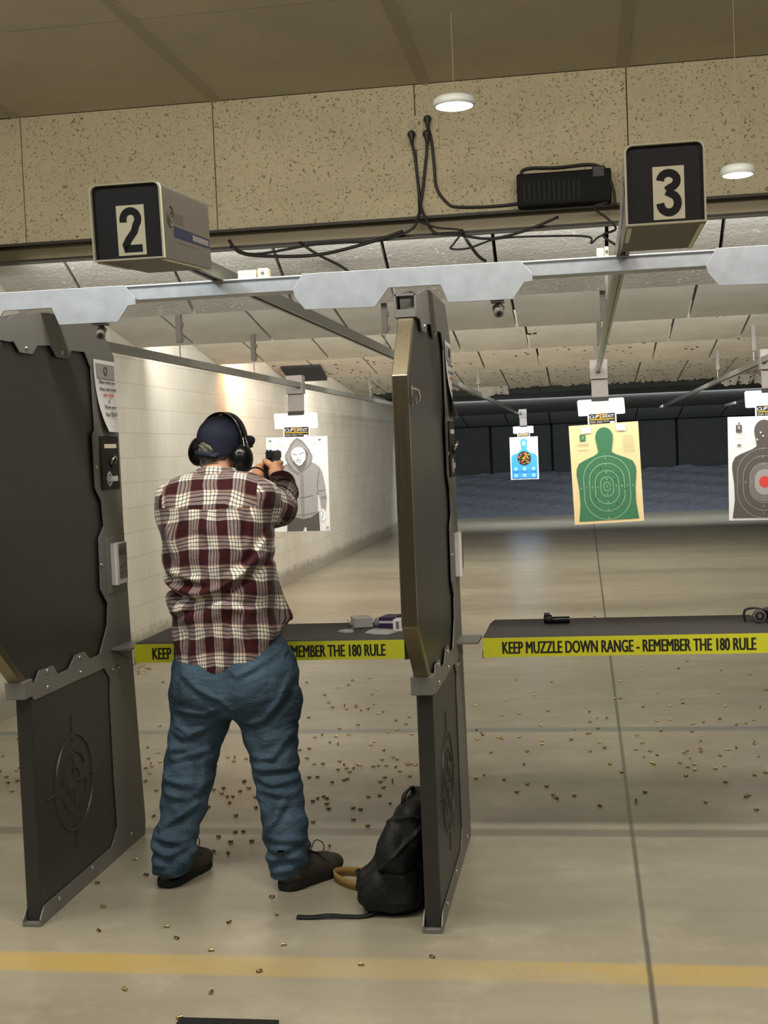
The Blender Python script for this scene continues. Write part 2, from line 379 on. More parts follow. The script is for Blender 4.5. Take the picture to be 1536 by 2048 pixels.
# ceiling baffles: rows of boards sloping down towards the trap
LIP = [8.32, 10.50, 12.93, 16.10, 21.3]
jx = [-3.66]+[-1.159+.667*i for i in range(-3, 14)]+[8.0]
def baffle(name, y0, z0, y1, z1, mat, ragged=0, mids=()):
    mb = MB(); n = len(jx)-1
    prof = [(y0, z0)]+list(mids)+[(y1, z1)]
    for i in range(n):
        a, b = jx[i]+(.011 if i else 0), jx[i+1]-(.011 if i < n-1 else 0)
        m = 14 if ragged else 1; drop = 0
        if ragged and i in (3, 9, 12): drop = .10
        for k in range(m):
            xa, xb = a+(b-a)*k/m, a+(b-a)*(k+1)/m
            j0 = random.uniform(-.03, .05)*ragged*(1.6 if drop else .6)-drop; j1 = j0+random.uniform(-.02, .02)*ragged
            for (ya, za), (yb, zb) in zip(prof, prof[1:]):
                last = (yb, zb) == prof[-1]
                d0, d1 = (j0, j1) if last else (0, 0)
                mb.add([(xa, ya, za), (xb, ya, za), (xb, yb, zb+d1), (xa, yb, zb+d0), (xa, ya, za+.05), (xb, ya, za+.05), (xb, yb+.03, zb+.06+d1*.5), (xa, yb+.03, zb+.06+d0*.5)],
                       [(0,3,2,1),(4,5,6,7),(0,1,5,4),(1,2,6,5),(2,3,7,6),(3,0,4,7)])
    mb.use(1).add([(-3.66, y0+.03, z0+.055), (8, y0+.03, z0+.055), (8, y1, z1+.14), (-3.66, y1, z1+.14)], [(0,1,2,3)])
    struct(name, mb, [mat, 'dark'], fix=False)
baffle('ceiling_baffle_1', 7.76, 2.875, LIP[0], 2.545, 'baf0', 0, [(7.98, 2.745)])
baffle('ceiling_baffle_2', LIP[0]+.05, 2.93, LIP[1], 2.54, 'baf1')
baffle('ceiling_baffle_3', LIP[1]+.05, 2.93, LIP[2], 2.54, 'baf2')
baffle('ceiling_baffle_4', LIP[2]+.05, 2.93, LIP[3], 2.54, 'baf3')
baffle('ceiling_baffle_5', LIP[3]+.05, 2.93, LIP[4], 2.53, 'baf4', .6, [(LIP[4]-.3, 2.555)])
struct('ceiling_slab', MB().box((-3.66, 7.8, 3.2), (8, 33, 3.3)), 'dark')
# bullet trap: rubber ceiling, hanging curtain, granulated berm
mb = MB()
for i in range(12):
    x0 = -3.66+.98*i
    mb.box((x0+.01, 0, 0), (x0+.97, .02, 0))
mb = MB()
xx = np.linspace(-3.66, 8, 13)
for a, b in zip(xx, xx[1:]):
    mb.add([(a+.012, 21.4, 2.60), (b-.012, 21.4, 2.60), (b-.012, 27, 2.53), (a+.012, 27, 2.53)], [(0,1,2,3)])
    mb.add([(a+.012, 27.02, 2.56), (b-.012, 27.02, 2.56), (b-.012, 30.9, 2.08), (a+.012, 30.9, 2.08)], [(0,1,2,3)])
mb.use(1).add([(-3.66, 21.4, 2.72), (8, 21.4, 2.72), (8, 31, 2.2), (-3.66, 31, 2.2)], [(0,1,2,3)])
struct('ceiling_trap', mb, ['rubber_top', 'dark'], fix=False)
mb = MB()
xx = np.linspace(-3.66, 8, 9)
for k, (a, b) in enumerate(zip(xx, xx[1:])):
    mb.box((a+.03, 31.3+.05*(k % 2), .6), (b-.03, 31.36+.05*(k % 2), 2.3)); mb.box((a+.02, 31.45, .3), (b-.02, 31.5, 1.22))
mb.use(1).box((-3.66, 31.6, 0), (8, 31.7, 3.2))
struct('wall_back', mb, ['rubber', 'dark'])
mb = MB(); nx, ny = 120, 26; V = []
for j in range(ny+1):
    for i in range(nx+1):
        t = j/ny; x = -3.66+11.66*i/nx
        V.append((-3.65+11.64*i/nx, 29.55+1.70*t, .95*t**.8+(.02*math.sin(x*3.1+j)+.015*math.sin(x*7.7-j*2.1)+random.uniform(-.012, .012))*min(1, t*6)))
mb.add(V, [(j*(nx+1)+i, j*(nx+1)+i+1, (j+1)*(nx+1)+i+1, (j+1)*(nx+1)+i) for j in range(ny) for i in range(nx)])
tag(obj('rubber_berm', mb, 'berm', smooth=True), 'bank of dark granulated rubber at the foot of the back wall', 'rubber berm', kind='stuff')
mb = MB(); P = [(-3.53, 15.2), (-3.05, 15.2), (-3.15, 16.12), (-3.62, 16.12)]
mb.add([(x, y, 2.93-(y-12.98)*.125-.03) for x, y in P]+[(x, y, 2.93-(y-12.98)*.125-.004) for x, y in P], [(0,1,2,3),(7,6,5,4),(0,4,5,1),(1,5,6,2),(2,6,7,3),(3,7,4,0)])
tag(obj('rubber_patch', mb, 'rubber'), 'black rubber patch over a pale ceiling board behind the hooded target rail', 'rubber patch')

# ------------------------------------------------------------------ stall dividers (frame of the left one at X -1.978 .. -1.912)
FRAME = [(4.171,2.065),(4.186,2.092),(4.235,2.11),(4.432,2.141),(4.548,2.151),(5.046,2.155),(5.198,2.031),(5.209,1.73),(5.212,1.333),(5.236,.824),(5.301,.057),(5.290,0),(4.198,0),(4.2,.025),(4.239,.062),(4.899,.064),(4.975,.125),(4.964,.326),(4.963,.644),(4.975,.729),(4.911,.782),(4.247,.785),(4.188,.84),(4.258,.844),(4.301,.879),(4.423,.875),(4.459,.838),(4.561,.839),(4.629,.88),(4.719,.879),(4.77,.842),(4.875,.842),(4.971,.942),(4.989,1.029),(4.921,1.093),(4.927,1.296),(4.988,1.343),(4.975,1.442),(4.917,1.497),(4.914,1.708),(4.944,1.728),(4.934,1.971),(4.875,2.031),(4.743,2.028),(4.705,1.993),(4.596,1.994),(4.546,2.033),(4.43,2.024),(4.383,1.991),(4.28,1.989),(4.236,2.023),(4.174,2.024)]
DX0, DX1 = -1.978, -1.912; DXC = (DX0+DX1)/2
def divider(label):
    t = thing('stall_divider', label, 'shooting stall divider', (DXC, 4.7, 0), 'shooting stall dividers')
    mb = MB()
    for a, b in ((DX0, DX0+.004), (DX1-.004, DX1)): mb.prism(FRAME, 'X', a, b)
    mb.add([(x, y, z) for x in (DX0+.004, DX1-.004) for y, z in ((5.0, 2.15), (5.046, 2.153), (5.196, 2.029), (5.207, 1.73), (5.21, 1.333), (5.234, .824), (5.299, .057), (5.288, .0), (5.2, 0), (5.1, 1.9))],
           [tuple(range(10))[::-1], tuple(range(10, 20))]+[(i, (i+1) % 10, 10+(i+1) % 10, 10+i) for i in range(10)])
    mb.box((DX0+.004, 4.198, 0), (DX1-.004, 5.1, .012))
    obj('frame', mb, 'grey', t)
    mb = MB(); mb.prism([(4.225, .012), (4.225, .815), (5.02, .815), (5.02, .012)], 'X', DX0+.006, DX1-.006)
    lp = obj('lower_panel', mb, 'black_panel', t, bevel=.004)
    mb = MB()
    for xf in (DX1-.006, DX0+.006):
        c = (xf, 4.572, .412); uy, uz = (0, 1, 0), (0, 0, 1)
        mb.ring(c, .176, .0058, uy, uz)
        for a0, a1 in ((.15*PI, .44*PI), (.56*PI, .95*PI), (1.1*PI, 1.42*PI), (1.6*PI, 1.97*PI)): mb.ring(c, .112, .0048, uy, uz, a0, a1, 16)
        for a0, a1 in ((-.1*PI, .6*PI), (.9*PI, 1.6*PI)): mb.ring(c, .056, .0045, uy, uz, a0, a1, 16)
        for dy, dz, l0, l1 in ((0, 1, .15, .255), (0, -1, .15, .245), (1, 0, .145, .25), (-1, 0, .145, .25), (1, 0, .02, .085), (-1, 0, .02, .085), (0, 1, .02, .09), (0, -1, .02, .09)):
            mb.tube([(xf, 4.572+dy*l0, .412+dz*l0), (xf, 4.572+dy*l1, .412+dz*l1)], .0045, 6)
    obj('target_emblem', mb, 'black_panel', lp)
    mb = MB(); mb.prism([(3.955, 1.063), (3.955, 1.818), (4.155, 2.02), (4.3, 2.07), (5.02, 2.07), (5.10, 1.9), (5.12, .84), (4.9, .79), (4.25, .79), (4.20, .84)], 'X', DXC-.021, DXC+.021)
    obj('upper_panel', mb, 'black_panel', t, bevel=.003)
    mb = MB(); O = [(4.185, .845), (3.93, 1.055), (3.93, 1.826), (4.14, 2.035)]; I = [(4.21, .862), (3.957, 1.068), (3.957, 1.815), (4.16, 2.013)]
    mb.prism(O+I[::-1], 'X', DXC-.0245, DXC+.0245)
    obj('edge_trim', mb, 'edge', t, bevel=.0025)
    mb = MB(); mb.box((DX0-.004, 4.165, .80), (DX1+.004, 4.235, .862)); obj('lower_clamp', mb, 'grey', t, bevel=.004)
    mb = MB()
    for x in (DX0-.003, DX1-.004): mb.box((x, 4.125, 2.02), (x+.007, 4.21, 2.095))
    mb.box((DX0, 4.12, 2.02), (DX1, 4.13, 2.045)); mb.box((DX0, 4.125, 2.088), (DX1, 4.21, 2.095))
    obj('upper_clamp', mb, 'grey', t)
    for y, z in ((4.331, 2.006), (4.645, 2.012), (4.667, .864), (4.364, .866), (4.669, .807), (4.361, .807), (4.683, .05), (4.364, .043), (5.007, .758), (5.059, .761), (5.115, .05), (4.935, 1.58), (4.938, 1.19)):
        mb = MB(); mb.lathe([(.0095, 0), (.0095, .003), (.006, .006), (.002, .0075)], (DX1, y, z), (1, 0, 0), 12); obj('bolt', mb, 'bolt', t, True)
    # switch plate with a toggle, a printed strip and a round emblem
    mb = MB(); mb.box((DX1-.001, 4.98, 1.487), (DX1+.006, 5.182, 1.704)); sp = obj('switch_plate', mb, 'box_black', t, bevel=.004)
    mb = MB(); mb.box((DX1+.006, 5.02, 1.655), (DX1+.007, 5.155, 1.672)); obj('label_strip', mb, 'digit_plate', sp)
    mb = MB(); mb.lathe([(.018, 0), (.018, .004), (.012, .008)], (DX1+.006, 5.09, 1.592), (1, 0, 0), 16)
    mb.use(1).tube([(DX1+.01, 5.07, 1.592), (DX1+.022, 5.072, 1.612), (DX1+.024, 5.09, 1.622), (DX1+.022, 5.108, 1.612), (DX1+.01, 5.11, 1.592)], .0045, 8); obj('toggle', mb, ['box_black', 'bolt'], sp, True)
    mb = MB(); c = (DX1+.0065, 5.06, 1.53); uy, uz = (0, 1, 0), (0, 0, 1)
    mb.ring(c, .026, .003, uy, uz, n=28); mb.ring(c, .012, .003, uy, uz, n=20)
    mb.tube([(c[0], c[1]-.032, c[2]), (c[0], c[1]+.032, c[2])], .002, 6); mb.tube([(c[0], c[1], c[2]-.032), (c[0], c[1], c[2]+.032)], .002, 6)
    mb.box((c[0]-.001, 5.095, 1.52), (c[0]+.001, 5.155, 1.541)); obj('emblem', mb, 'white_plastic', sp)
    # lane controller: clear back plate, white box with red display and keys
    mb = MB(); mb.box((DX1-.001, 4.99, 1.066), (DX1+.003, 5.19, 1.296)); cp = obj('controller_plate', mb, 'grey', t, bevel=.002)
    mb = MB(); mb.box((DX1+.003, 5.035, 1.098), (DX1+.022, 5.175, 1.268)); mb.box((DX1+.003, 5.035, 1.098), (DX1+.03, 5.06, 1.268)); cb = obj('controller', mb, 'white_plastic', t, bevel=.002)
    mb = MB(); mb.box((DX1+.022, 5.064, 1.12), (DX1+.0235, 5.17, 1.262)); obj('keypad', mb, 'grey', cb)
    mb = MB(); mb.box((DX1+.0235, 5.075, 1.215), (DX1+.0245, 5.155, 1.245)); obj('display', mb, plain('dark_red_display', '#5a1c17', .3), cb)
    for a in range(3):
        for b_ in range(2):
            mb = MB(); mb.lathe([(.009, 0), (.008, .003)], (DX1+.0235, 5.085+a*.026, 1.175-b_*.024), (1, 0, 0), 12); obj('key', mb, plain('key_grey', '#8a8079', .5) if False else 'ink_mgrey', cb)
    mb = MB(); mb.box((DXC+.021, 4.0, 1.735), (DXC+.026, 4.03, 1.80)); mb.tube([(DXC+.026, 4.015, 1.79), (DXC+.042, 4.03, 1.785), (DXC+.046, 4.045, 1.765), (DXC+.04, 4.06, 1.75)], .004, 6)
    mb.box((DXC+.026, 4.003, 1.74), (DXC+.04, 4.027, 1.765)); obj('clip_hook', mb, 'bolt', t)
    mb = MB()  # tab carrying the shelf of the next lane
    mb.box((DX1, 5.0, .838), (DX1+.085, 5.2, .846)); mb.prism([(5.03, .838), (5.2, .838), (5.2, .77)], 'X', DX1, DX1+.005); obj('shelf_bracket', mb, 'grey', t)
    mb = MB(); mb.box((DX0-.085, 5.0, .838), (DX0, 5.2, .846)); mb.prism([(5.03, .838), (5.2, .838), (5.2, .77)], 'X', DX0-.005, DX0); obj('shelf_bracket', mb, 'grey', t)
    return t
dl = divider('grey framed black stall divider at the left edge, left of the standing man')
dr = dup(dl, (DXC+1.4, 4.7, 0), label='grey framed black stall divider with a backpack leaning on it, right of the man')
def notice(x, label, curl):
    mb = MB(); n = 10
    for a, b in ((0, 0), (1, .0012)):
        pass
    V = []
    for j in range(n+1):
        z = 2.01-.29*j/n; y0 = 4.952+.06*(j/n)**2.2*curl; y1 = 5.197+.008*j/n; d = .003+.03*(j/n)**3*curl
        for k in range(5): V.append((x+d*(1-k/4)+.001, y0+(y1-y0)*k/4, z))
    mb.add(V, [(j*5+k, j*5+k+1, (j+1)*5+k+1, (j+1)*5+k) for j in range(n) for k in range(4)])
    mb.use(1).add([(x+.0045, 4.972, 1.995), (x+.0035, 5.183, 1.995), (x+.005, 5.18, 1.935), (x+.007, 4.978, 1.935)], [(0,1,2,3)])
    mb.use(2); mb.ring((x+.0075, 5.07, 1.967), .016, .0015, (0, 1, 0), (0, 0, 1), n=20)
    for txt, z, wd, h, mi in (('Please sweep your', 1.912, .185, .017, 2), ('brass, take down', 1.885, .18, .017, 2), ('your target', 1.86, .12, .017, 3), ('&', 1.838, .014, .014, 2), ('Throw away', 1.811, .13, .018, 2), ('Your TRASH', 1.783, .13, .018, 2)):
        q = (2.01-z)/.29; mb.use(mi); put_text(mb, txt, (x+.004+.03*q**3*curl*.55, 5.082+.02*q*curl, z), (0, 1, 0), (0, 0, 1), (1, 0, 0), wd, h, .02, 'CENTER', .003)
    o = obj('paper_notice', mb, ['paper', 'ink_lgrey', 'ink', 'ink_red'], fix=False)
    return tag(o, label, 'notice', 'notices taped to the stall dividers')
notice(DX1, 'curled paper notice with black and red print taped to the left divider', 1)
notice(DX1+1.4, 'paper notice seen nearly edge on at the top of the right divider', 1.2)
# ------------------------------------------------------------------ overhead beam with cowl plates
t = thing('overhead_beam', 'pale steel beam with angular cowl plates running across above the stalls', 'beam', (-.6, 4.52, 2.2))
mb = MB(); mb.box((-3.66, 4.476, 2.168), (3.2, 4.556, 2.218)); mb.box((-3.66, 4.470, 2.214), (3.2, 4.56, 2.222)); obj('beam_tube', mb, 'beam', t, bevel=.003)
PL = [(-.38,2.224),(-.415,2.17),(-.41,2.145),(-.375,2.10),(-.13,2.095),(-.08,2.158),(.1,2.158),(.125,2.096),(.345,2.095),(.385,2.15),(.413,2.152),(.413,2.178),(.375,2.222)]
for c in (-1.965, -.565, .835, 2.235):
    mb = MB(); mb.prism([(c+x, z) for x, z in PL], 'Y', 4.462, 4.468); obj('cowl_plate', mb, 'beam', t, bevel=.001)
def seccam(x, z, label):
    t = thing('security_camera', label, 'security camera', (x, 4.5, z), 'cameras under the beam')
    mb = MB(); mb.box((x-.022, 4.47, z+.012), (x+.022, 4.53, z+.02)); mb.tube([(x, 4.5, z+.012), (x, 4.5, z-.004)], .006, 8); obj('mount', mb, 'grey', t)
    mb = MB(); mb.lathe([(.008, -.03), (.014, -.026), (.016, 0), (.018, .02), (.012, .024)], (x, 4.5, z-.014), (.25, -.85, -.45), 16); b_ = obj('camera_body', mb, 'ink_mgrey', t, 40)
    mb = MB(); mb.lathe([(.010, .0235), (.006, .026)], (x, 4.5, z-.014), (.25, -.85, -.45), 16); obj('lens', mb, 'box_black', b_, 40)
    mb = MB(); mb.tube([(x+.006, 4.5, z+.012), (x+.022, 4.5, z-.004), (x+.018, 4.49, z-.016)], .003, 6); obj('bracket', mb, 'grey', t)
seccam(-1.70, 2.078, 'small grey camera under the beam just right of the left divider')
seccam(-.275, 2.077, 'small grey camera under the beam right of the right divider')
# ------------------------------------------------------------------ numbered target carrier boxes
def carrier_box(num, label, loc, rot):
    t = thing('carrier_box', label, 'numbered box', loc, 'numbered carrier boxes', rot)
    W, Hh, D, R = .098, .2, .45, .018
    prof = [(-W, 0), (W, 0)]+[(W-R+R*math.cos(a), Hh-R+R*math.sin(a)) for a in np.linspace(0, PI/2, 6)]+[(-W+R-R*math.sin(a), Hh-R+R*math.cos(a)) for a in np.linspace(0, PI/2, 6)]
    mb = MB(); mb.prism(prof, 'Y', .0162, D); h = obj('housing', mb, 'box_side', t, 35, local=True)
    mb = MB(); inn = [(x*.955, .004+z*.965) for x, z in prof]; n = len(prof)
    V = [(x, 0, z) for x, z in prof]+[(x, 0, z) for x, z in inn]+[(x, .014, z) for x, z in prof]+[(x, .014, z) for x, z in inn]
    F = []
    for i in range(n):
        j = (i+1) % n; F += [(i, j, n+j, n+i), (2*n+i, 2*n+j, j, i), (n+i, n+j, 3*n+j, 3*n+i)]
    mb.add(V, F); obj('rim', mb, 'box_rim', t, local=True)
    mb = MB(); mb.prism(inn, 'Y', .0125, .016); fp = obj('front_panel', mb, 'box_black', t, local=True)
    mb = MB(); mb.box((-.03, .0115, .012), (.047, .013, .143)); pl = obj('number_plate', mb, 'digit_plate', fp, local=True)
    mb = MB(); D2 = {'2': [(-.0205, .078), (-.0205, .086)]+[(.0205*math.cos(a), .0855+.0215*math.sin(a)) for a in np.linspace(PI*.95, -.25*PI, 12)]+[(.008, .052), (-.008, .033), (-.018, .016), (-.0195, .0085), (.0285, .0085)],
           '3': [(.0205*math.cos(a), .087+.0185*math.sin(a)) for a in np.linspace(PI, -.42*PI, 12)]+[(-.006, .062)], '3b': [(-.006, .0605)]+[(.0215*math.cos(a), .031+.0235*math.sin(a)) for a in np.linspace(.40*PI, -PI, 14)]}
    for q in ([num, '3b'] if num == '3' else [num]): line2(mb, D2[q], .0195, (.0085, .0105 if q != '3b' else .0103, .021), (1, 0, 0), (0, 0, 1), (0, -1, 0), 0)
    obj('number', mb, 'ink', pl, local=True, fix=False)
    for s_ in (1, -1):
        mb = MB(); x = s_*(W+.0006); mb.add([(x, .10, .092), (x, D-.01, .085), (x, D-.01, .058), (x, .10, .062)], [(0,1,2,3)])
        mb.use(1).add([(x+s_*.0004, .27, .083), (x+s_*.0004, D-.02, .080), (x+s_*.0004, D-.02, .064), (x+s_*.0004, .27, .067)], [(0,1,2,3)])
        mb.use(2).ring((x, .075, .115), .028, .002, (0, 1, 0), (0, 0, 1), n=24); mb.ring((x, .075, .115), .014, .002, (0, 1, 0), (0, 0, 1), n=20)
        for k in range(5): mb.add([(x, .11+k*.018, .10), (x, .122+k*.018, .10), (x, .122+k*.018, .128), (x, .11+k*.018, .128)], [(0,1,2,3)])
        mb.add([(x, .10, .052), (x, .33, .050), (x, .33, .047), (x, .10, .049)], [(0,1,2,3)])
        obj('side_stripe', mb, ['navy_stripe', 'ink_mgrey', 'ink_grey'], t, local=True, fix=False)
    mb = MB(); mb.box((-W+.004, .02, -.004), (-W+.014, .26, .0)); mb.box((W-.014, .02, -.004), (W-.004, D-.02, .0)); obj('bottom_lip', mb, 'box_rim', t, local=True)
    return t
carrier_box('2', 'dark box with a cream number 2 plate above the man', (-1.176, 3.345, 2.133), (math.radians(3.6), 0, 0))
carrier_box('3', 'dark box with a cream number 3 plate beside the black power supply', (.222, 3.345, 2.136), (0, 0, 0))
# ------------------------------------------------------------------ rails, carriers, target holders
RZ = 2.24
def rail(x, label, hang, y1=27.3):
    t = thing('target_rail', label, 'target rail', (x, 4.0, RZ), 'target rails')
    mb = MB(); w_, h_ = .021, .024
    prof = [(-w_, -h_), (-.008, -h_), (-.008, -h_+.01), (.008, -h_+.01), (.008, -h_), (w_, -h_), (w_, h_), (-w_, h_)]
    mb.prism([(x+p, RZ+q+.003) for p, q in prof], 'Y', 3.83, y1); obj('track', mb, 'galv', t)
    for y in hang:
        mb = MB(); mb.box((x-.018, y-.02, 2.365), (x+.018, y+.02, 2.60)); mb.box((x+.018, y-.012, 2.38), (x+.03, y+.012, 2.41)); mb.box((x+.018, y-.012, 2.47), (x+.03, y+.012, 2.50))
        hb = obj('hanger', mb, 'ink_mgrey', t, bevel=.002)
        mb = MB(); mb.tube([(x, y, 2.36), (x, y, RZ+.02)], .005, 6); obj('rod', mb, 'galv', hb)
    return t
rail(-2.61, 'galvanised rail along the left wall carrying the hooded figure target', (8.34, 10.3, 16.1))
rail(-1.25, 'galvanised rail passing over the man from the number 2 box to the blue target', (8.42, 16.0))
rail(.15, 'galvanised rail under the number 3 box carrying the green target', (8.42, 10.5, 12.9))
rail(1.545, 'galvanised rail at the right edge carrying the black and red target', (12.2, 15.4), 26.6)
rail(2.9, 'distant galvanised rail end behind the black and red target holder', (16.0,), 27.5)
def carrier(x, y, label, rx):
    t = thing('rail_carrier', label, 'target carrier', (x, y, 2.17), 'target carriers on the rails')
    mb = MB(); mb.box((x-.078, y-.05, 2.165), (rx-.0225, y+.08, 2.335)); mb.box((rx+.0225, y-.05, 2.165), (x+.078, y+.08, 2.335)); mb.box((rx-.0225, y-.05, 2.165), (rx+.0225, y+.08, 2.217)); mb.box((rx-.0225, y-.05, 2.270), (rx+.0225, y+.08, 2.335)); obj('trolley', mb, 'ink_mgrey', t)
    mb = MB(); mb.add([(x-.07, y-.02, 2.17), (x+.075, y-.02, 2.17), (x+.082, y-.03, 2.0), (x-.068, y-.03, 2.0), (x-.07, y+.03, 2.17), (x+.075, y+.03, 2.17), (x+.082, y-.02, 2.0), (x-.068, y-.02, 2.0)],
        [(0,1,2,3),(7,6,5,4),(0,4,5,1),(1,5,6,2),(2,6,7,3),(3,7,4,0)]); obj('arm', mb, 'ink_mgrey', t, bevel=.003)
    mb = MB(); mb.box((x-.072, y-.042, 1.968), (x+.08, y-.012, 2.002)); obj('clamp', mb, 'box_black', t, bevel=.003)
    return t
def holder(x, y, roll, label):
    t = thing('target_holder', label, 'target holder', (x, y-.026, 1.985), 'target holders', (0, roll, 0))
    P = [(-.2, .0), (-.21, -.012), (-.205, -.14), (-.195, -.145), (-.125, -.145), (-.125, -.235), (.13, -.235), (.13, -.145), (.2, -.145), (.21, -.135), (.205, -.01), (.195, .0)]
    mb = MB(); mb.prism(P, 'Y', -.002, .004); obj('card', mb, 'white_plastic', t, local=True, fix=False, bevel=.001)
    mb = MB(); mb.prism([(-.112, -.132), (.118, -.132), (.118, -.225), (-.112, -.225)], 'Y', -.0035, -.0025)
    mb.use(1); put_text(mb, 'CLIP', (-.108, -.0036, -.170), (1, 0, 0), (0, 0, 1), (0, -1, 0), .085, .026, .014, lift=.001, shear=.25)
    put_text(mb, 'SHOOT', (.004, -.0036, -.170), (1, 0, 0), (0, 0, 1), (0, -1, 0), .105, .026, .014, lift=.001, shear=.25)
    mb.use(2); put_text(mb, '&', (-.021, -.0036, -.174), (1, 0, 0), (0, 0, 1), (0, -1, 0), .023, .032, .014, lift=.001)
    mb.box((-.105, -.0045, -.186), (.11, -.0036, -.178)); mb.box((-.05, -.0045, -.142), (.05, -.0036, -.138))
    mb.use(3)
    for x0, x1, z0, z1 in ((-.105, -.055, -.216, -.193), (-.045, .005, -.216, -.193), (.012, .065, -.208, -.193)): mb.box((x0, -.0045, z0), (x1, -.0036, z1))
    mb.use(1); mb.box((.072, -.0045, -.222), (.112, -.0036, -.205))
    obj('printed_label', mb, ['ink', 'white_plastic', 'ink_yellow', 'ink_mgrey'], t, local=True, fix=False)
    return t
S6 = lambda pts: pts+[(-x, z) for x, z in pts[::-1]]
def bottle(cx, top, sx, neck, sh, bot, hw):   # silhouette of head, neck and shoulders
    r = [(hw*.0, top)]+[(hw*math.sin(a), top-hw*(1-math.cos(a))*1.15) for a in np.linspace(.25, PI/2, 6)]+[(hw*.95, top-hw*1.6), (hw*.78, neck+.02), (hw*.75, neck), (hw*1.2, neck-.025), (sx*.72, sh+.045), (sx*.9, sh+.018), (sx*.985, sh-.03), (sx, sh-.08), (sx*.94, sh-.22), (sx*.93, bot+.15), (sx, bot)]
    return [(cx+x, z) for x, z in r]+[(cx-x, z) for x, z in r[::-1][:-1]]
def oval(cx, cz, rx, rz, n=40):   # rounded slot outline
    r = min(rx, rz); e = rz-r; return [(cx+r*math.cos(a), cz+r*math.sin(a)+(e if math.sin(a) > 0 else -e)) for a in np.linspace(0, 2*PI, n)]
def sheet(name, label, x, y, w_, h_, roll, mats, art, group, ztop=1.762, ):
    mb = MB(); n = 8; V = []
    for j in range(n+1):
        for k in range(n+1):
            a, b = k/n-.5, j/n; V.append((a*w_, .012*math.sin(a*PI*1.5+1)*b*(1-b)*2, -b*h_))
    mb.add(V, [(j*(n+1)+k, j*(n+1)+k+1, (j+1)*(n+1)+k+1, (j+1)*(n+1)+k) for j in range(n) for k in range(n)])
    lay = [0]
    def L(mi, poly):
        lay[0] += 1; mb.use(mi).add([(p[0], -.006-.0009*lay[0], p[1]) for p in poly], [list(range(len(poly)))])
    def Ln(mi, pts, wd=.004):
        lay[0] += .25; mb.use(mi); line2(mb, pts, wd, (0, -.006-.0009*lay[0], 0), (1, 0, 0), (0, 0, 1), (0, 1, 0), 0)
    def T(mi, s_, x0, z0, wd, h): lay[0] += .25; mb.use(mi); put_text(mb, s_, (x0, -.006-.0009*lay[0], z0), (1, 0, 0), (0, 0, 1), (0, -1, 0), wd, h, 0, 'CENTER', 0)
    art(L, Ln, T)
    o = obj(name, mb, mats, fix=False); o.location = (x, y-.034, ztop); o.rotation_euler = (0, roll, 0)
    return tag(o, label, 'paper target', group)
def green(L, Ln, T):
    L(1, bottle(0, -.032, .265, -.255, -.365, -.865, .078))
    for rx, rz, cz in ((.205, .285, -.575), (.155, .215, -.57), (.105, .15, -.57), (.055, .088, -.565), (.028, .04, -.565)): Ln(2, oval(0, cz, rx, rz), .0042)
    for k in range(1, 5): T(2, str(11-k-1), -.05*k-.03, -.575, .012, .02); T(2, str(11-k-1), .05*k+.03, -.575, .012, .02); T(2, str(11-k-1), 0, -.565+.065*k-.01, .012, .02); T(2, str(11-k-1), 0, -.565-.07*k-.01, .012, .02)
    T(2, 'X', 0, -.575, .014, .02)
    L(1, [(-.215, -.085), (-.165, -.085), (-.165, -.145), (-.215, -.145)]); T(2, '3', -.19, -.128, .018, .03)
    for z in (-.17, -.185, -.225): Ln(3, [(-.24, z), (-.14, z)], .003)
    for k in range(9): Ln(3, [(.16, -.12-.018*k), (.265, -.12-.018*k)], .0022)
    L(4, [(-.2, -.02), (-.115, -.015), (-.11, -.075), (-.195, -.08)]); L(4, [(.11, -.012), (.195, -.012), (.195, -.075), (.112, -.07)])
    for k in range(14):
        a, r_ = random.uniform(0, 6.28), random.uniform(.02, .2); L(5, ell2(r_*math.cos(a), -.57+r_*math.sin(a)*1.2, .005, .006, 8))
def blackred(L, Ln, T):
    L(1, bottle(0, -.03, .272, -.255, -.365, -.872, .082))
    L(6, oval(0, -.565, .125, .17)); L(7, oval(0, -.565, .085, .11)); L(5, ell2(0, -.565, .048, .05, 24))
    for rx, rz in ((.23, .30), (.18, .235), (.125, .17)): Ln(2, oval(0, -.575, rx, rz), .004)
    for k in range(1, 4): T(2, str(10-k), -.05*k-.06, -.575, .012, .02); T(2, str(10-k), .05*k+.06, -.575, .012, .02); T(2, str(10-k), -.012, -.57+.07*k+.07, .012, .02); T(2, str(10-k), -.012, -.57-.07*k-.07, .012, .02)
    L(1, [(-.235, -.07), (-.185, -.07), (-.185, -.135), (-.235, -.135)]); L(1, [(-.215, -.045), (-.205, -.045), (-.205, -.07), (-.215, -.07)]); T(0, '5', -.21, -.105, .02, .025)
    for z in (-.155, -.19): Ln(2, [(-.25, z), (-.15, z)], .003)
    L(6, [(-.225, -.235), (-.195, -.235), (-.195, -.255), (-.225, -.255)])
    for x_, z_ in ((-.03, -.14), (-.01, -.17), (-.06, -.2)): L(0, ell2(x_, z_, .007, .008, 8))
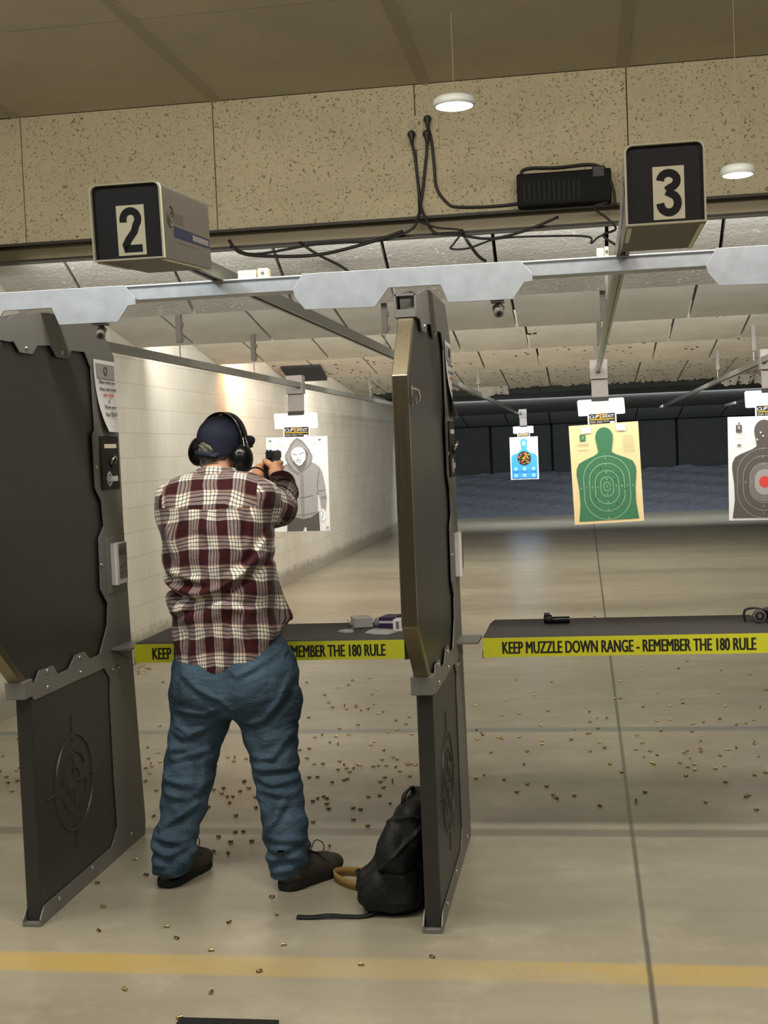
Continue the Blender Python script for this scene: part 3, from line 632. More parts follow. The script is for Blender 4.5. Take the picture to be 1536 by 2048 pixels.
def blue(L, Ln, T):
    L(1, [(-.26, -.855), (-.265, -.42), (-.24, -.365), (-.10, -.31), (-.055, -.25), (-.075, -.10), (-.06, -.05), (0, -.03), (.06, -.05), (.075, -.10), (.055, -.25), (.10, -.31), (.24, -.365), (.265, -.42), (.26, -.855)])
    L(2, ell2(0, -.13, .04, .05)); L(3, ell2(0, -.44, .14, .145))
    for k in range(60):
        a, r_ = random.uniform(0, 6.28), .12*random.random()**.6; L(4 if random.random() < .6 else 5, ell2(r_*math.cos(a), -.44+r_*math.sin(a), random.uniform(.006, .02), .009, 7, random.uniform(0, 3), random.uniform(0, 3)+6.2))
    for x_ in (-.175, 0, .185):
        for z_ in (-.655, -.79): L(2, ell2(x_, z_, .038, .038)); Ln(1, ell2(x_, z_, .02, .02, 16)+[(x_+.02, z_)], .007)
def hood(L, Ln, T):
    def pts(s_): return [((px-540)/1440+.008, -(py-640)/1440) for px, py in s_]
    L(2, pts([(375,1730),(360,1915),(580,1915),(600,1862),(630,1862),(632,1915),(815,1915),(805,1650)]))
    L(1, pts([(535,655),(480,690),(440,740),(400,830),(365,880),(370,940),(400,990),(330,1035),(290,1100),(290,1330),(310,1560),(370,1640),(420,1690),(500,1730),(590,1752),(700,1730),(790,1670),(795,1560),(795,1420),(810,1400),(830,1480),(840,1600),(895,1650),(920,1480),(900,1290),(870,1130),(830,1050),(780,1010),(720,985),(740,900),(700,820),(660,760),(610,690)]))
    L(4, pts([(470,800),(440,850),(440,930),(480,1020),(575,1130),(610,1090),(660,1010),(665,940),(690,880),(670,840),(630,800)]))
    L(3, pts([(455,830),(445,870),(455,910),(470,960),(500,1010),(550,1035),(600,1015),(640,965),(650,900),(640,830),(600,785),(540,778),(490,795)]))
    L(3, pts([(830,1640),(870,1615),(895,1660),(900,1740),(870,1790),(840,1770),(830,1700)]))
    for s_ in ([(470,865),(500,880),(535,882)], [(560,880),(590,868),(625,848)]): Ln(2, pts(s_), .006)
    Ln(2, pts([(478,955),(500,1000),(550,1040),(600,1018),(640,960)]), .008); Ln(2, pts([(510,965),(545,950),(590,965)]), .005); Ln(2, pts([(515,990),(545,978),(580,990)]), .004); Ln(6, pts([(545,900),(540,940),(560,945)]), .003)
    for s_ in ([(575,1165),(575,1740)], [(600,1160),(600,1735)], [(480,1450),(600,1460),(735,1435)], [(400,990),(470,1080),(575,1150),(610,1100),(690,1030),(720,985)], [(425,1690),(590,1700),(760,1665)], [(830,1080),(805,1230),(795,1420)], [(815,1380),(905,1360)], [(835,1480),(915,1440)], [(360,1010),(450,1090),(540,1150)], [(400,1000),(480,1090)], [(860,1500),(915,1470)],
              [(535,655),(400,830),(368,890),(400,990)], [(535,655),(660,760),(738,900),(720,985)], [(840,1640),(870,1680),(850,1750)]): Ln(6, pts(s_), .0035)
    for x0 in (-.275, .2): L(6, [(x0, -.03), (x0+.04, -.025), (x0+.025, -.04)])
    Ln(5, [(-.18, -.08), (-.1, -.082)], .003); Ln(5, [(.13, -.07), (.23, -.068)], .003); L(5, [(.26, -.845), (.285, -.845), (.285, -.865), (.26, -.865)])
TG = 'paper targets on the rails'
carrier(-2.655, 12.0, 'grey carrier holding the hooded figure target', -2.61); holder(-2.655, 12.0, .012, 'white printed card holding the hooded figure target')
sheet('paper_target', 'white paper target printed with a hooded man in a grey jacket', -2.655, 12.0, .588, .888, .012, ['paper', 'ink_lgrey', 'ink_grey', 'ink_skin', 'ink_mgrey', 'ink_lgrey', 'ink_grey'], hood, TG)
carrier(.155, 11.9, 'grey carrier holding the green silhouette target', .15); holder(.165, 11.9, -.022, 'white printed card holding the green silhouette target')
sheet('paper_target', 'tan paper target printed with a green silhouette and scoring rings', .18, 11.9, .615, .892, -.03, ['paper_tan', 'ink_green', 'ink_lgreen', 'ink_mgrey', 'white_plastic', 'ink'], green, TG)
carrier(1.595, 11.6, 'grey carrier cut by the right edge, holding the black and red target', 1.545); holder(1.59, 11.6, 0, 'white printed card holding the black and red target')
sheet('paper_target', 'white paper target with a black silhouette, grey rings and red centre', 1.535, 11.6, .605, .892, .012, ['paper', 'ink_grey', 'ink_lgrey', 'ink_lgrey', 'ink_mgrey', 'ink_red', 'ink_mgrey', 'ink_lgrey'], blackred, TG, 1.765)
carrier(-1.215, 27.0, 'tiny grey carrier holding the distant blue target', -1.25); holder(-1.215, 27.0, 0, 'small distant white card holding the blue target')
sheet('paper_target', 'small distant white paper target with a blue silhouette and dark round centre', -1.215, 27.0, .575, .875, 0, ['paper', 'ink_blue', 'ink_lblue', 'ink', 'ink_yellow', 'ink_red'], blue, TG, 1.765)
# ------------------------------------------------------------------ shelves
def shelf(x0, label):
    t = thing('bench_shelf', label, 'shelf', (x0+.55, 5.28, .80), 'shooting bench shelves')
    x1 = x0+1.105
    mb = MB(); mb.prism([(x0, 5.035), (x1, 5.035), (x1, 5.42), (x1-.035, 5.53), (x0+.01, 5.53), (x0, 5.42)], 'Z', .805, .862); obj('shelf_top', mb, 'shelf', t, bevel=.006)
    mb = MB(); mb.box((x0, 5.027, .782), (x1, 5.035, .856)); sg = obj('warning_strip', mb, 'sign', t)
    mb = MB(); put_text(mb, 'KEEP MUZZLE DOWN RANGE - REMEMBER THE 180 RULE', (x0+.075, 5.027, .795), (1, 0, 0), (0, 0, 1), (0, -1, 0), .955, .047, .045, lift=.001); obj('lettering', mb, 'ink', sg, fix=False)
    mb = MB(); mb.box((x0-.003, 5.03, .778), (x0+.002, 5.42, .806)); mb.box((x1-.002, 5.03, .778), (x1+.014, 5.42, .858)); mb.box((x0+.05, 5.2, .78), (x1-.05, 5.24, .806)); obj('support_frame', mb, 'box_black', t)
shelf(-1.825, 'charcoal shelf with yellow strip, behind the standing man')
shelf(-.412, 'charcoal shelf with yellow strip, right of the right divider')
# ------------------------------------------------------------------ discs for reflected lights, outlet, power supply, cables
def glass_disc(x, y, z, r, label):  # window reflections of ceiling lights, built as added glowing discs on rods
    t = thing('reflection_disc', label, 'light reflection', (x, y, z), 'round white reflected lights')
    mb = MB(); mb.lathe([(r*.9, .0), (r, .012), (r*.98, .03), (r*.9, .042), (r*.5, .05), (.01, .052)], (x, y, z-.02), (0, 0, 1), 40); obj('rim', mb, 'disc_rim', t, 50)
    mb = MB(); mb.lathe([(.005, -.012), (r*.4, -.010), (r*.75, -.004), (r*.86, .0)], (x, y, z-.02), (0, 0, 1), 40); obj('disc_glow', mb, 'glow', t, True)
    mb = MB(); mb.tube([(x, y, z+.03), (x, y, 3.736)], .0013, 6); obj('stem', mb, 'ceil_bat', t)  # added rod, carries the disc from the ceiling
glass_disc(-.575, 6.5, 3.30, .107, 'larger round white disc standing for a reflected light, near the wall outlet')
glass_disc(.772, 6.5, 2.868, .082, 'smaller round white disc standing for a reflected light, right of the number 3 box')
t = thing('wall_outlet', 'cream outlet plate on the header board holding black plugs', 'outlet', (-.88, 7.69, 3.45))
mb = MB(); mb.box((-1.0, 7.682, 3.355), (-.775, 7.69, 3.55)); obj('plate', mb, 'header', t, bevel=.003)
for x, z in ((-.935, 3.50), (-.845, 3.435), (-.935, 3.435), (-.845, 3.50)):
    mb = MB(); mb.lathe([(.026, 0), (.024, .003)], (x, 7.682, z), (0, -1, 0), 20); obj('socket', mb, 'ceil_bat', t)
def plug(x, z, path, label, sag=0):
    t = thing('power_cable', label, 'power cable', (x, 7.67, z), 'black power cables')
    mb = MB(); mb.lathe([(.022, 0), (.024, .02), (.02, .03), (.012, .038)], (x, 7.680, z), (0, -1, 0), 16); mb.tube([(x, 7.655, z), (x+.002, 7.65, z-.03), (x+.002, 7.66, z-.06)], [.02, .014, .009], 10); obj('plug', mb, 'cord', t, 40)
    obj('cable', MB().tube(smooth_path([(x, 7.66, z-.04)]+path), .0085, 8), 'cord', t, True)
def smooth_path(pts, n=6):
    P = [Vector(p) for p in pts]; out = []
    for i in range(len(P)-1):
        a, b, c, d = P[max(i-1, 0)], P[i], P[i+1], P[min(i+2, len(P)-1)]
        for k in range(n):
            q = k/n; out.append(.5*((2*b)+(c-a)*q+(2*a-5*b+4*c-d)*q*q+(3*b-a-3*c+d)*q**3))
    return out+[P[-1]]
plug(-.935, 3.44, [(-.92, 7.675, 3.3), (-.905, 7.675, 3.1), (-.90, 7.665, 3.02), (-.915, 7.64, 2.95), (-.96, 7.63, 2.88), (-1.15, 7.62, 2.83), (-1.5, 7.62, 2.835), (-1.9, 7.63, 2.80), (-2.05, 7.65, 2.86)], 'black cord from the left socket, looping left under the header')
plug(-.845, 3.435, [(-.855, 7.675, 3.3), (-.885, 7.672, 3.1), (-.895, 7.66, 3.02), (-.87, 7.645, 2.95), (-.82, 7.64, 2.86), (-.7, 7.63, 2.84), (-.5, 7.62, 2.80), (-.3, 7.62, 2.83), (-.1, 7.63, 2.90)], 'black cord from the middle socket, crossing to the right under the header')
plug(-.838, 3.52, [(-.82, 7.672, 3.4), (-.81, 7.675, 3.25), (-.80, 7.68, 3.12), (-.74, 7.68, 3.03), (-.68, 7.68, 3.005), (-.5, 7.68, 2.995), (-.34, 7.675, 3.0), (-.31, 7.66, 3.02)], 'thin cord from the top socket to the black power supply')
t = thing('power_supply', 'black ventilated power supply box on the header ledge', 'power supply', (-.06, 7.64, 2.966))
mb = MB(); mb.box((-.33, 7.58, 2.964), (.205, 7.689, 3.15)); obj('case', mb, 'supply', t, bevel=.01)
mb = MB()
for k in range(12): mb.box((-.29+.028*k, 7.5785, 2.99), (-.284+.028*k, 7.581, 3.10))
obj('vent_slots', mb, 'ink', t)
obj('cable', MB().tube(smooth_path([(-.33, 7.66, 3.06), (-.31, 7.67, 3.14), (-.28, 7.675, 3.195), (-.1, 7.675, 3.19), (.08, 7.675, 3.195), (.15, 7.665, 3.17), (.19, 7.60, 3.10), (.215, 7.58, 3.02), (.22, 7.57, 2.93)]), .009, 8), 'cord', t, True)
obj('terminal_block', MB().box((.10, 7.575, 3.10), (.17, 7.64, 3.165)), 'cord', t, bevel=.006)
def wire(name, pts, r, label, mat='cord', cat='wire'):
    return tag(obj(name, MB().tube(smooth_path(pts), r, 8), mat, smooth=True), label, cat)
wire('wire', [(.18, 7.56, 2.95), (.1, 7.57, 2.93), (.18, 7.58, 2.86), (.22, 7.57, 2.80), (.15, 7.56, 2.77), (.2, 7.55, 2.72), (.24, 7.55, 2.70)], .007, 'short black wire dropping beside the number 3 box')
wire('wire', [(-.94, 7.63, 2.94), (-.8, 7.60, 2.88), (-.66, 7.58, 2.85), (-.7, 7.57, 2.78), (-.72, 7.57, 2.75), (-.62, 7.57, 2.745), (-.45, 7.58, 2.79), (-.2, 7.59, 2.79), (.06, 7.58, 2.77), (.08, 7.575, 2.73), (.12, 7.57, 2.76), (.2, 7.56, 2.79)], .006, 'thin looping wire hanging below the header left of the power supply')
wire('wire', [(-.66, 7.62, 2.86), (-.63, 7.70, 2.80), (-.585, 7.85, 2.74), (-.55, 7.95, 2.72)], .010, 'thick black wire leading up range below the wall outlet')
wire('wire', [(-1.62, 7.62, 2.85), (-1.55, 7.80, 2.80), (-1.45, 7.93, 2.75), (-1.38, 7.98, 2.70)], .009, 'black wire crossing the sprayed ceiling right of the number 2 box')
wire('wire', [(-2.05, 7.62, 2.89), (-1.98, 7.60, 2.81), (-1.8, 7.58, 2.775), (-1.5, 7.58, 2.765), (-1.2, 7.60, 2.82), (-1.0, 7.62, 2.875)], .010, 'thick sagging black wire below the header above the beam')
def jbox(x, y, z, w_, label):
    t = thing('junction_box', label, 'junction box', (x, y, z), 'small cream junction boxes')
    mb = MB(); mb.box((x-w_, y-.02, z), (x+w_*.2, y+.02, z+.032)); mb.box((x+w_*.3, y-.02, z), (x+w_, y+.02, z+.036)); obj('body', mb, 'digit_plate', t, bevel=.003)
    mb = MB(); mb.lathe([(.006, 0), (.006, .004)], (x+w_*.65, y-.02, z+.018), (0, -1, 0), 10); obj('screw', mb, 'bolt', t)
jbox(-1.13, 4.52, 2.222, .055, 'small cream box on the beam right of the number 2 box')
jbox(.085, 4.52, 2.222, .02, 'small cream box on the beam left of the number 3 box')
# ------------------------------------------------------------------ sculpting: distance fields meshed with surface nets
A3 = lambda *v: np.array(v, float)
def smin(a, b, k): h = np.clip(.5+.5*(b-a)/k, 0, 1); return b*(1-h)+a*h-k*h*(1-h)
def smax(a, b, k): return -smin(-a, -b, k)
def cone(P, a, b, ra, rb):
    a, b = A3(*a), A3(*b); d = b-a; t = np.clip(((P-a)@d)/(d@d), 0, 1)
    return np.linalg.norm(P-a-t[:, None]*d, axis=1)-(ra+(rb-ra)*t)
def chain(P, pts, k=.01):
    d = None
    for p, q in zip(pts, pts[1:]):
        e = cone(P, p[:3], q[:3], p[3], q[3]); d = e if d is None else smin(d, e, k)
    return d
def ellip(P, c, r, R=None):
    q = P-A3(*c); q = q@R if R is not None else q
    r = A3(*r); k0 = np.linalg.norm(q/r, axis=1); k1 = np.linalg.norm(q/(r*r), axis=1); return k0*(k0-1)/np.maximum(k1, 1e-9)
def rbox(P, c, h, r):
    q = np.abs(P-A3(*c))-A3(*h)+r; return np.linalg.norm(np.maximum(q, 0), axis=1)+np.minimum(q.max(1), 0)-r
def loft(P, keys, e=2.3):
    K = np.array(keys); z = P[:, 2]; o = np.argsort(K[:, 0]); K = K[o]
    cx, cy, rx, ry = (np.interp(z, K[:, 0], K[:, i]) for i in range(1, 5))
    q = (np.abs((P[:, 0]-cx)/rx)**e+np.abs((P[:, 1]-cy)/ry)**e)**(1/e)
    return smax((q-1)*np.minimum(rx, ry), np.maximum(K[0, 0]-z, z-K[-1, 0]), .015)
def net(f, lo, hi, h, n=12):
    lo, hi = A3(*lo), A3(*hi); N = np.ceil((hi-lo)/h).astype(int)+2; NB = np.ceil(N/n).astype(int)
    g = np.stack(np.meshgrid(*[np.arange(k) for k in NB], indexing='ij'), -1).reshape(-1, 3)
    cen = lo+(g*n+n/2)*h; g = g[np.abs(f(cen)) < h*n*.9+.03]
    ii = np.arange(-1, n+1); loc = np.stack(np.meshgrid(ii, ii, ii, indexing='ij'), -1)
    VK, VP, QK = [], [], []; D = N+4
    for s0 in range(0, len(g), 64):
        gb = g[s0:s0+64]; idx = gb[:, None, None, None, :]*n+loc[None]
        S = f((lo+idx.reshape(-1, 3)*h)).reshape(idx.shape[:-1])
        c = S.shape[1]-1; acc = np.zeros((len(gb), c, c, c, 3)); cnt = np.zeros((len(gb), c, c, c))
        cor = lambda d: S[:, d[0]:d[0]+c, d[1]:d[1]+c, d[2]:d[2]+c]
        for ax in range(3):
            o1, o2 = [a for a in range(3) if a != ax]
            for b1 in (0, 1):
                for b2 in (0, 1):
                    d0 = [0, 0, 0]; d0[o1] = b1; d0[o2] = b2; d1 = list(d0); d1[ax] = 1
                    a, b = cor(d0), cor(d1); m = (a < 0) != (b < 0); t = np.where(m, a/np.where(a == b, 1, a-b), 0)
                    p = np.zeros(a.shape+(3,)); p[..., o1] = b1; p[..., o2] = b2; p[..., ax] = t
                    acc += p*m[..., None]; cnt += m
        key = lambda q: ((q[..., 0]+1)*D[1]+(q[..., 1]+1))*D[2]+(q[..., 2]+1)
        m = cnt > 0; cell = idx[:, :c, :c, :c]
        VK.append(key(cell[m])); VP.append(lo+(cell[m]+acc[m]/cnt[m][:, None])*h)
        for ax in range(3):
            o1, o2 = (ax+1) % 3, (ax+2) % 3
            sl = (slice(None),)+(slice(1, n+1),)*3
            a = S[sl]; d = [slice(1, n+1)]*3; d[ax] = slice(2, n+2); b = S[(slice(None),)+tuple(d)] if True else None
            # the last sample along the axis lies outside for the final layer
            if b.shape != a.shape:
                a = a[(slice(None),)+tuple(slice(0, b.shape[1+i]) for i in range(3))]
            m = (a < 0) != (b < 0); w_ = np.argwhere(m)
            if not len(w_): continue
            base = idx[w_[:, 0], w_[:, 1]+1, w_[:, 2]+1, w_[:, 3]+1]
            e1 = np.zeros(3, int); e1[o1] = 1; e2 = np.zeros(3, int); e2[o2] = 1
            q = np.stack([key(base), key(base-e1), key(base-e1-e2), key(base-e2)], 1)
            flip = (a[m] < 0); q[~flip] = q[~flip][:, ::-1]; QK.append(q)
    VK = np.concatenate(VK); VP = np.concatenate(VP); QK = np.concatenate(QK)
    uk, first = np.unique(VK, return_index=True); V = VP[first]; qi = np.searchsorted(uk, QK)
    qi = np.minimum(qi, len(uk)-1); ok = (uk[qi] == QK).all(1); qi = qi[ok]
    qi = qi[np.unique(np.sort(qi, 1), axis=0, return_index=True)[1]]
    return V, qi
def sculpt(name, f, lo, hi, h, mat, parent=None, uvf=None, org=None, local=False):
    V, Q = net(f, lo, hi, h)
    off = A3(0, 0, 0)
    if org is not None: off = A3(*org)
    elif parent is not None:
        p = parent
        while p is not None: off = off+A3(*p.location); p = p.parent
    me = bpy.data.meshes.new(name); me.vertices.add(len(V)); me.vertices.foreach_set('co', (V-off).astype(np.float32).ravel())
    me.loops.add(len(Q)*4); me.loops.foreach_set('vertex_index', Q.astype(np.int32).ravel())
    me.polygons.add(len(Q)); me.polygons.foreach_set('loop_start', np.arange(0, len(Q)*4, 4, dtype=np.int32))
    me.update(calc_edges=True); me.validate()
    me.polygons.foreach_set('use_smooth', [True]*len(me.polygons))
    me.materials.append(M[mat] if isinstance(mat, str) else mat)
    if uvf is not None:
        uv = me.uv_layers.new(name='UVMap'); n = len(me.polygons)
        vi = np.zeros(len(me.loops), np.int32); me.loops.foreach_get('vertex_index', vi)
        co = np.zeros(len(me.vertices)*3, np.float32); me.vertices.foreach_get('co', co); co = co.reshape(-1, 3)+off
        pc = co[vi.reshape(-1, 4)]; cen = pc.mean(1); W = uvf(pc.reshape(-1, 3), np.repeat(cen, 4, 0))
        uv.data.foreach_set('uv', W.astype(np.float32).ravel())
    o = bpy.data.objects.new(name, me); COL.objects.link(o)
    if parent is not None: o.parent = parent
    if org is not None: o.location = org
    return o
# ------------------------------------------------------------------ cloth and skin materials
def plaid_mat(yoke=1):
    s = NT('plaid_flannel'); tc = s.coord('UV'); xyz = s.n('ShaderNodeSeparateXYZ'); s.l(tc, xyz.inputs[0])
    def stripes(sock, period, ph):
        fr = s.math('FRACT', s.math('ADD', s.math('DIVIDE', sock, period), ph))
        r = s.n('ShaderNodeValToRGB'); r.color_ramp.interpolation = 'CONSTANT'; el = r.color_ramp.elements
        cols = [(0, '#54181f'), (.36, '#33283a'), (.40, '#f6f1e2'), (.49, '#565563'), (.525, '#f8f3e6'), (.63, '#565563'), (.665, '#f8f3e6'), (.765, '#4b4856'), (.80, '#efe2cf'), (.87, '#a98478'), (.91, '#33283a'), (.95, '#54181f')]
        el[0].position = 0; el[0].color = lin(cols[0][1]); el[1].position = cols[1][0]; el[1].color = lin(cols[1][1])
        for p, c in cols[2:]: e = el.new(p); e.color = lin(c)
        s.l(fr, r.inputs[0]); return r.outputs[0]
    wv = s.n('ShaderNodeTexNoise'); wv.inputs['Scale'].default_value = 9; wv.inputs['Detail'].default_value = 2; s.l(s.coord(), wv.inputs['Vector'])
    wob = s.math('MULTIPLY', s.math('SUBTRACT', wv.outputs['Fac'], .5), .03)
    oz = s.n('ShaderNodeSeparateXYZ'); s.l(s.coord(), oz.inputs[0]); yk = s.math('GREATER_THAN', s.math('SUBTRACT', oz.outputs[2], s.math('MULTIPLY', s.math('ABSOLUTE', oz.outputs[0]), .06)), 1.408)
    pass
    inx = s.math('MULTIPLY', s.math('LESS_THAN', s.math('ABSOLUTE', s.math('ADD', oz.outputs[0], .022)), .182), s.math('LESS_THAN', oz.outputs[1], .17)); yk = s.math('MULTIPLY', s.math('MULTIPLY', yk, inx), float(yoke))
    def lerp(p, q): return s.math('ADD', s.math('MULTIPLY', p, s.math('SUBTRACT', 1.0, yk)), s.math('MULTIPLY', q, yk))
    uu = lerp(xyz.outputs[0], s.math('ADD', oz.outputs[0], .045)); vv = lerp(xyz.outputs[1], s.math('ADD', s.math('MULTIPLY', oz.outputs[2], .75), s.math('ADD', s.math('MULTIPLY', oz.outputs[1], .8), .33)))
    a = stripes(s.math('ADD', uu, wob), .103, .33); b = stripes(s.math('ADD', vv, wob), .110, .1)
    tw = s.n('ShaderNodeTexWave'); tw.inputs['Scale'].default_value = 260; tw.bands_direction = 'DIAGONAL'; s.l(tc, tw.inputs['Vector'])
    c = s.mix(.55, s.mix(s.math('ADD', s.math('MULTIPLY', tw.outputs['Fac'], .12), .44), a, b), s.mix(1.0, a, b, 'MULTIPLY'))
    s.color(c); s.set(.85, spec=.2); s.b.inputs['Sheen Weight'].default_value = .15
    s.bump(s.math('ADD', s.noise(s.coord(scale=(1, 1, 1.6)), 22, 4, .55), s.math('MULTIPLY', s.noise(s.coord(), 300, 2), .05)), .5, .012); return s.m
def denim_mat():
    s = NT('blue_denim'); v = s.coord(); n = s.noise(v, 7, 5, .6); f = s.noise(v, 420, 2, .7); fold = s.noise(s.coord(scale=(1, 1, 1.9)), 11, 3, .5, .6)
    c = s.mix(s.step(n, .3, .72), lin('#263642'), lin('#445d70'))
    c = s.mix(s.math('MULTIPLY', s.step(f, .45, .75), .35), c, lin('#8fa3b2'))
    s.color(c); s.set(.85, spec=.2); s.bump(s.math('ADD', fold, s.math('MULTIPLY', f, .06)), .6, .022); return s.m
def skin_mat():
    s = NT('skin'); v = s.coord(); n = s.noise(v, 40, 4); n2 = s.noise(v, 220, 3)
    s.color(s.mix(n, lin('#c08a68'), lin('#dba884'))); s.set(.5); s.b.inputs['Subsurface Weight'].default_value = .08; s.b.inputs['Subsurface Radius'].default_value = (.01, .004, .002)
    s.bump(n2, .15, .002); return s.m
def hair_mat():
    s = NT('grey_hair'); v = s.coord(scale=(1, 1, .3)); n = s.noise(v, 260, 3, .7); n2 = s.noise(s.coord(), 35, 3)
    s.color(s.mix(s.step(s.math('ADD', n, s.math('MULTIPLY', n2, .6)), .6, 1.0), lin('#2c2a25'), lin('#a9a491'))); s.set(.7); s.bump(n, .8, .004); return s.m
M['plaid'] = plaid_mat(); M['plaid_collar'] = plaid_mat(0); M['denim'] = denim_mat(); M['skin'] = skin_mat(); M['hair'] = hair_mat()
M['cap'] = plain('navy_cap', '#262b3c', .8, 0, .18, 40, .4, 160, .3, .003)
M['cup'] = plain('black_gloss_cup', '#141414', .22)
M['shoe'] = plain('dark_olive_shoe', '#3d3a30', .75, 0, .3, 35, .4, 90, .4, .003)
M['sole'] = plain('dark_sole', '#24241f', .8, 0, .2, 50, .3, 60, .3, .003)
M['nylon'] = plain('black_nylon', '#131312', .65, 0, .25, 60, .7, 24, .4, .012)
M['tan_strap'] = plain('tan_webbing', '#9a7a42', .8, 0, .1, 200, .3, 500)
M['gun'] = metal_mat('gun_slide', '#2a2c2e', .4, .6)
M['lace'] = plain('dark_lace', '#1c1a17', .7)
# ------------------------------------------------------------------ the shooter
HC = A3(-1.371, 4.86, 1.647); ya, ra = math.radians(-24), math.radians(10)
R_right = A3(math.cos(ya)*math.cos(ra), math.sin(ya)*math.cos(ra), -math.sin(ra))
R_fwd = A3(-math.sin(ya), math.cos(ya), 0); R_up = np.cross(R_right, R_fwd)
RH = np.stack([R_right, R_fwd, R_up], 1)      # columns are the head axes
toL = lambda P: (P-HC)@RH
hw = lambda x, y, z: tuple(HC+RH@A3(x, y, z))
LLEG = [(-1.46,4.80,.80,.112),(-1.474,4.79,.65,.113),(-1.49,4.77,.575,.102),(-1.518,4.76,.475,.095),(-1.533,4.74,.372,.093),(-1.544,4.72,.298,.083),(-1.56,4.70,.22,.072),(-1.577,4.68,.16,.078),(-1.581,4.662,.10,.074),(-1.585,4.648,.03,.068)]
RLEG = [(-1.236,4.80,.80,.118),(-1.222,4.79,.65,.122),(-1.207,4.76,.546,.100),(-1.185,4.72,.435,.083),(-1.164,4.70,.346,.082),(-1.155,4.68,.268,.075),(-1.14,4.66,.209,.079),(-1.132,4.65,.146,.073),(-1.134,4.648,.095,.068),(-1.137,4.640,.03,.068)]
TORSO = [(.77,-1.360,4.79,.214,.15),(.83,-1.362,4.79,.210,.15),(.96,-1.368,4.785,.206,.15),(1.06,-1.371,4.778,.205,.142),(1.10,-1.371,4.775,.207,.148),(1.23,-1.378,4.765,.211,.145),(1.34,-1.385,4.76,.214,.138),(1.42,-1.386,4.762,.219,.124),(1.465,-1.385,4.766,.221,.112),(1.495,-1.384,4.77,.214,.098),(1.52,-1.382,4.775,.186,.086),(1.535,-1.381,4.78,.140,.076),(1.548,-1.380,4.785,.088,.072)]
RARM = [(-1.215,4.765,1.430,.068),(-1.182,4.87,1.400,.072),(-1.190,4.97,1.400,.072),(-1.192,5.05,1.448,.060),(-1.200,5.105,1.490,.048)]
LARM = [(-1.550,4.765,1.425,.064),(-1.545,4.88,1.39,.060),(-1.515,4.985,1.385,.057),(-1.43,5.08,1.445,.050),(-1.37,5.14,1.485,.045)]
H2 = lambda pts, k=.006: (lambda P: chain(P, pts, k))
# hands closed on the pistol grip: palm, four unequal bent fingers and a thumb each
GX, GY, GZ = -1.292, 5.30, 1.585
FING = [  # right hand: index along the frame, three fingers wrapped around the grip front; thumb along the left side
    [(-1.262,5.315,1.562,.0115),(-1.264,5.355,1.568,.010),(-1.268,5.395,1.566,.009),(-1.274,5.418,1.562,.008)],
    [(-1.258,5.315,1.540,.0120),(-1.262,5.358,1.545,.0105),(-1.288,5.378,1.545,.0095),(-1.312,5.362,1.543,.0085)],
    [(-1.259,5.310,1.520,.0115),(-1.263,5.350,1.524,.0105),(-1.288,5.370,1.524,.0095),(-1.311,5.354,1.522,.0085)],
    [(-1.262,5.302,1.501,.0105),(-1.266,5.336,1.504,.0095),(-1.288,5.354,1.503,.0085),(-1.308,5.340,1.502,.0078)],
    [(-1.268,5.262,1.545,.0150),(-1.292,5.262,1.568,.0130),(-1.314,5.295,1.578,.0110),(-1.318,5.340,1.580,.0095)]]
FINGL = [ # left hand wraps over the right fingers from the left
    [(-1.334,5.320,1.548,.0118),(-1.322,5.372,1.552,.0105),(-1.288,5.396,1.552,.0095),(-1.258,5.376,1.548,.0085)],
    [(-1.336,5.315,1.528,.0120),(-1.322,5.366,1.531,.0108),(-1.288,5.390,1.531,.0098),(-1.254,5.368,1.526,.0088)],
    [(-1.336,5.308,1.508,.0115),(-1.322,5.355,1.510,.0102),(-1.288,5.376,1.509,.0094),(-1.257,5.354,1.506,.0085)],
    [(-1.334,5.298,1.490,.0105),(-1.320,5.338,1.491,.0094),(-1.292,5.356,1.490,.0085),(-1.268,5.342,1.488,.0078)],
    [(-1.338,5.260,1.535,.0145),(-1.330,5.300,1.558,.0120),(-1.324,5.350,1.566,.0105),(-1.322,5.392,1.567,.009)]]
def f_head(P):
    q = toL(P)
    d = ellip(q, (0, -.008, .012), (.076, .096, .090)); d = smin(d, ellip(q, (0, .026, -.052), (.057, .066, .068)), .03)
    d = smin(d, chain(q, [(0,.092,.012,.008),(0,.104,-.022,.013)]), .012); d = smin(d, ellip(q, (0, .088, .022), (.05, .012, .009)), .01)
    for sx in (-1, 1):
        d = smax(d, -ellip(q, (sx*.031, .094, .006), (.017, .012, .010)), .01); d = smin(d, ellip(q, (sx*.031, .080, .005), (.012, .012, .010)), .004)
        d = smin(d, ellip(q, (sx*.078, -.006, -.012), (.010, .020, .032)), .008)
    d = smax(d, -ellip(q, (0, .094, -.055), (.024, .008, .0035)), .004); d = smin(d, ellip(q, (0, .086, -.062), (.022, .008, .006)), .005)
    return smin(d, cone(P, hw(0, -.018, -.055), (-1.381, 4.785, 1.47), .058, .066), .03)
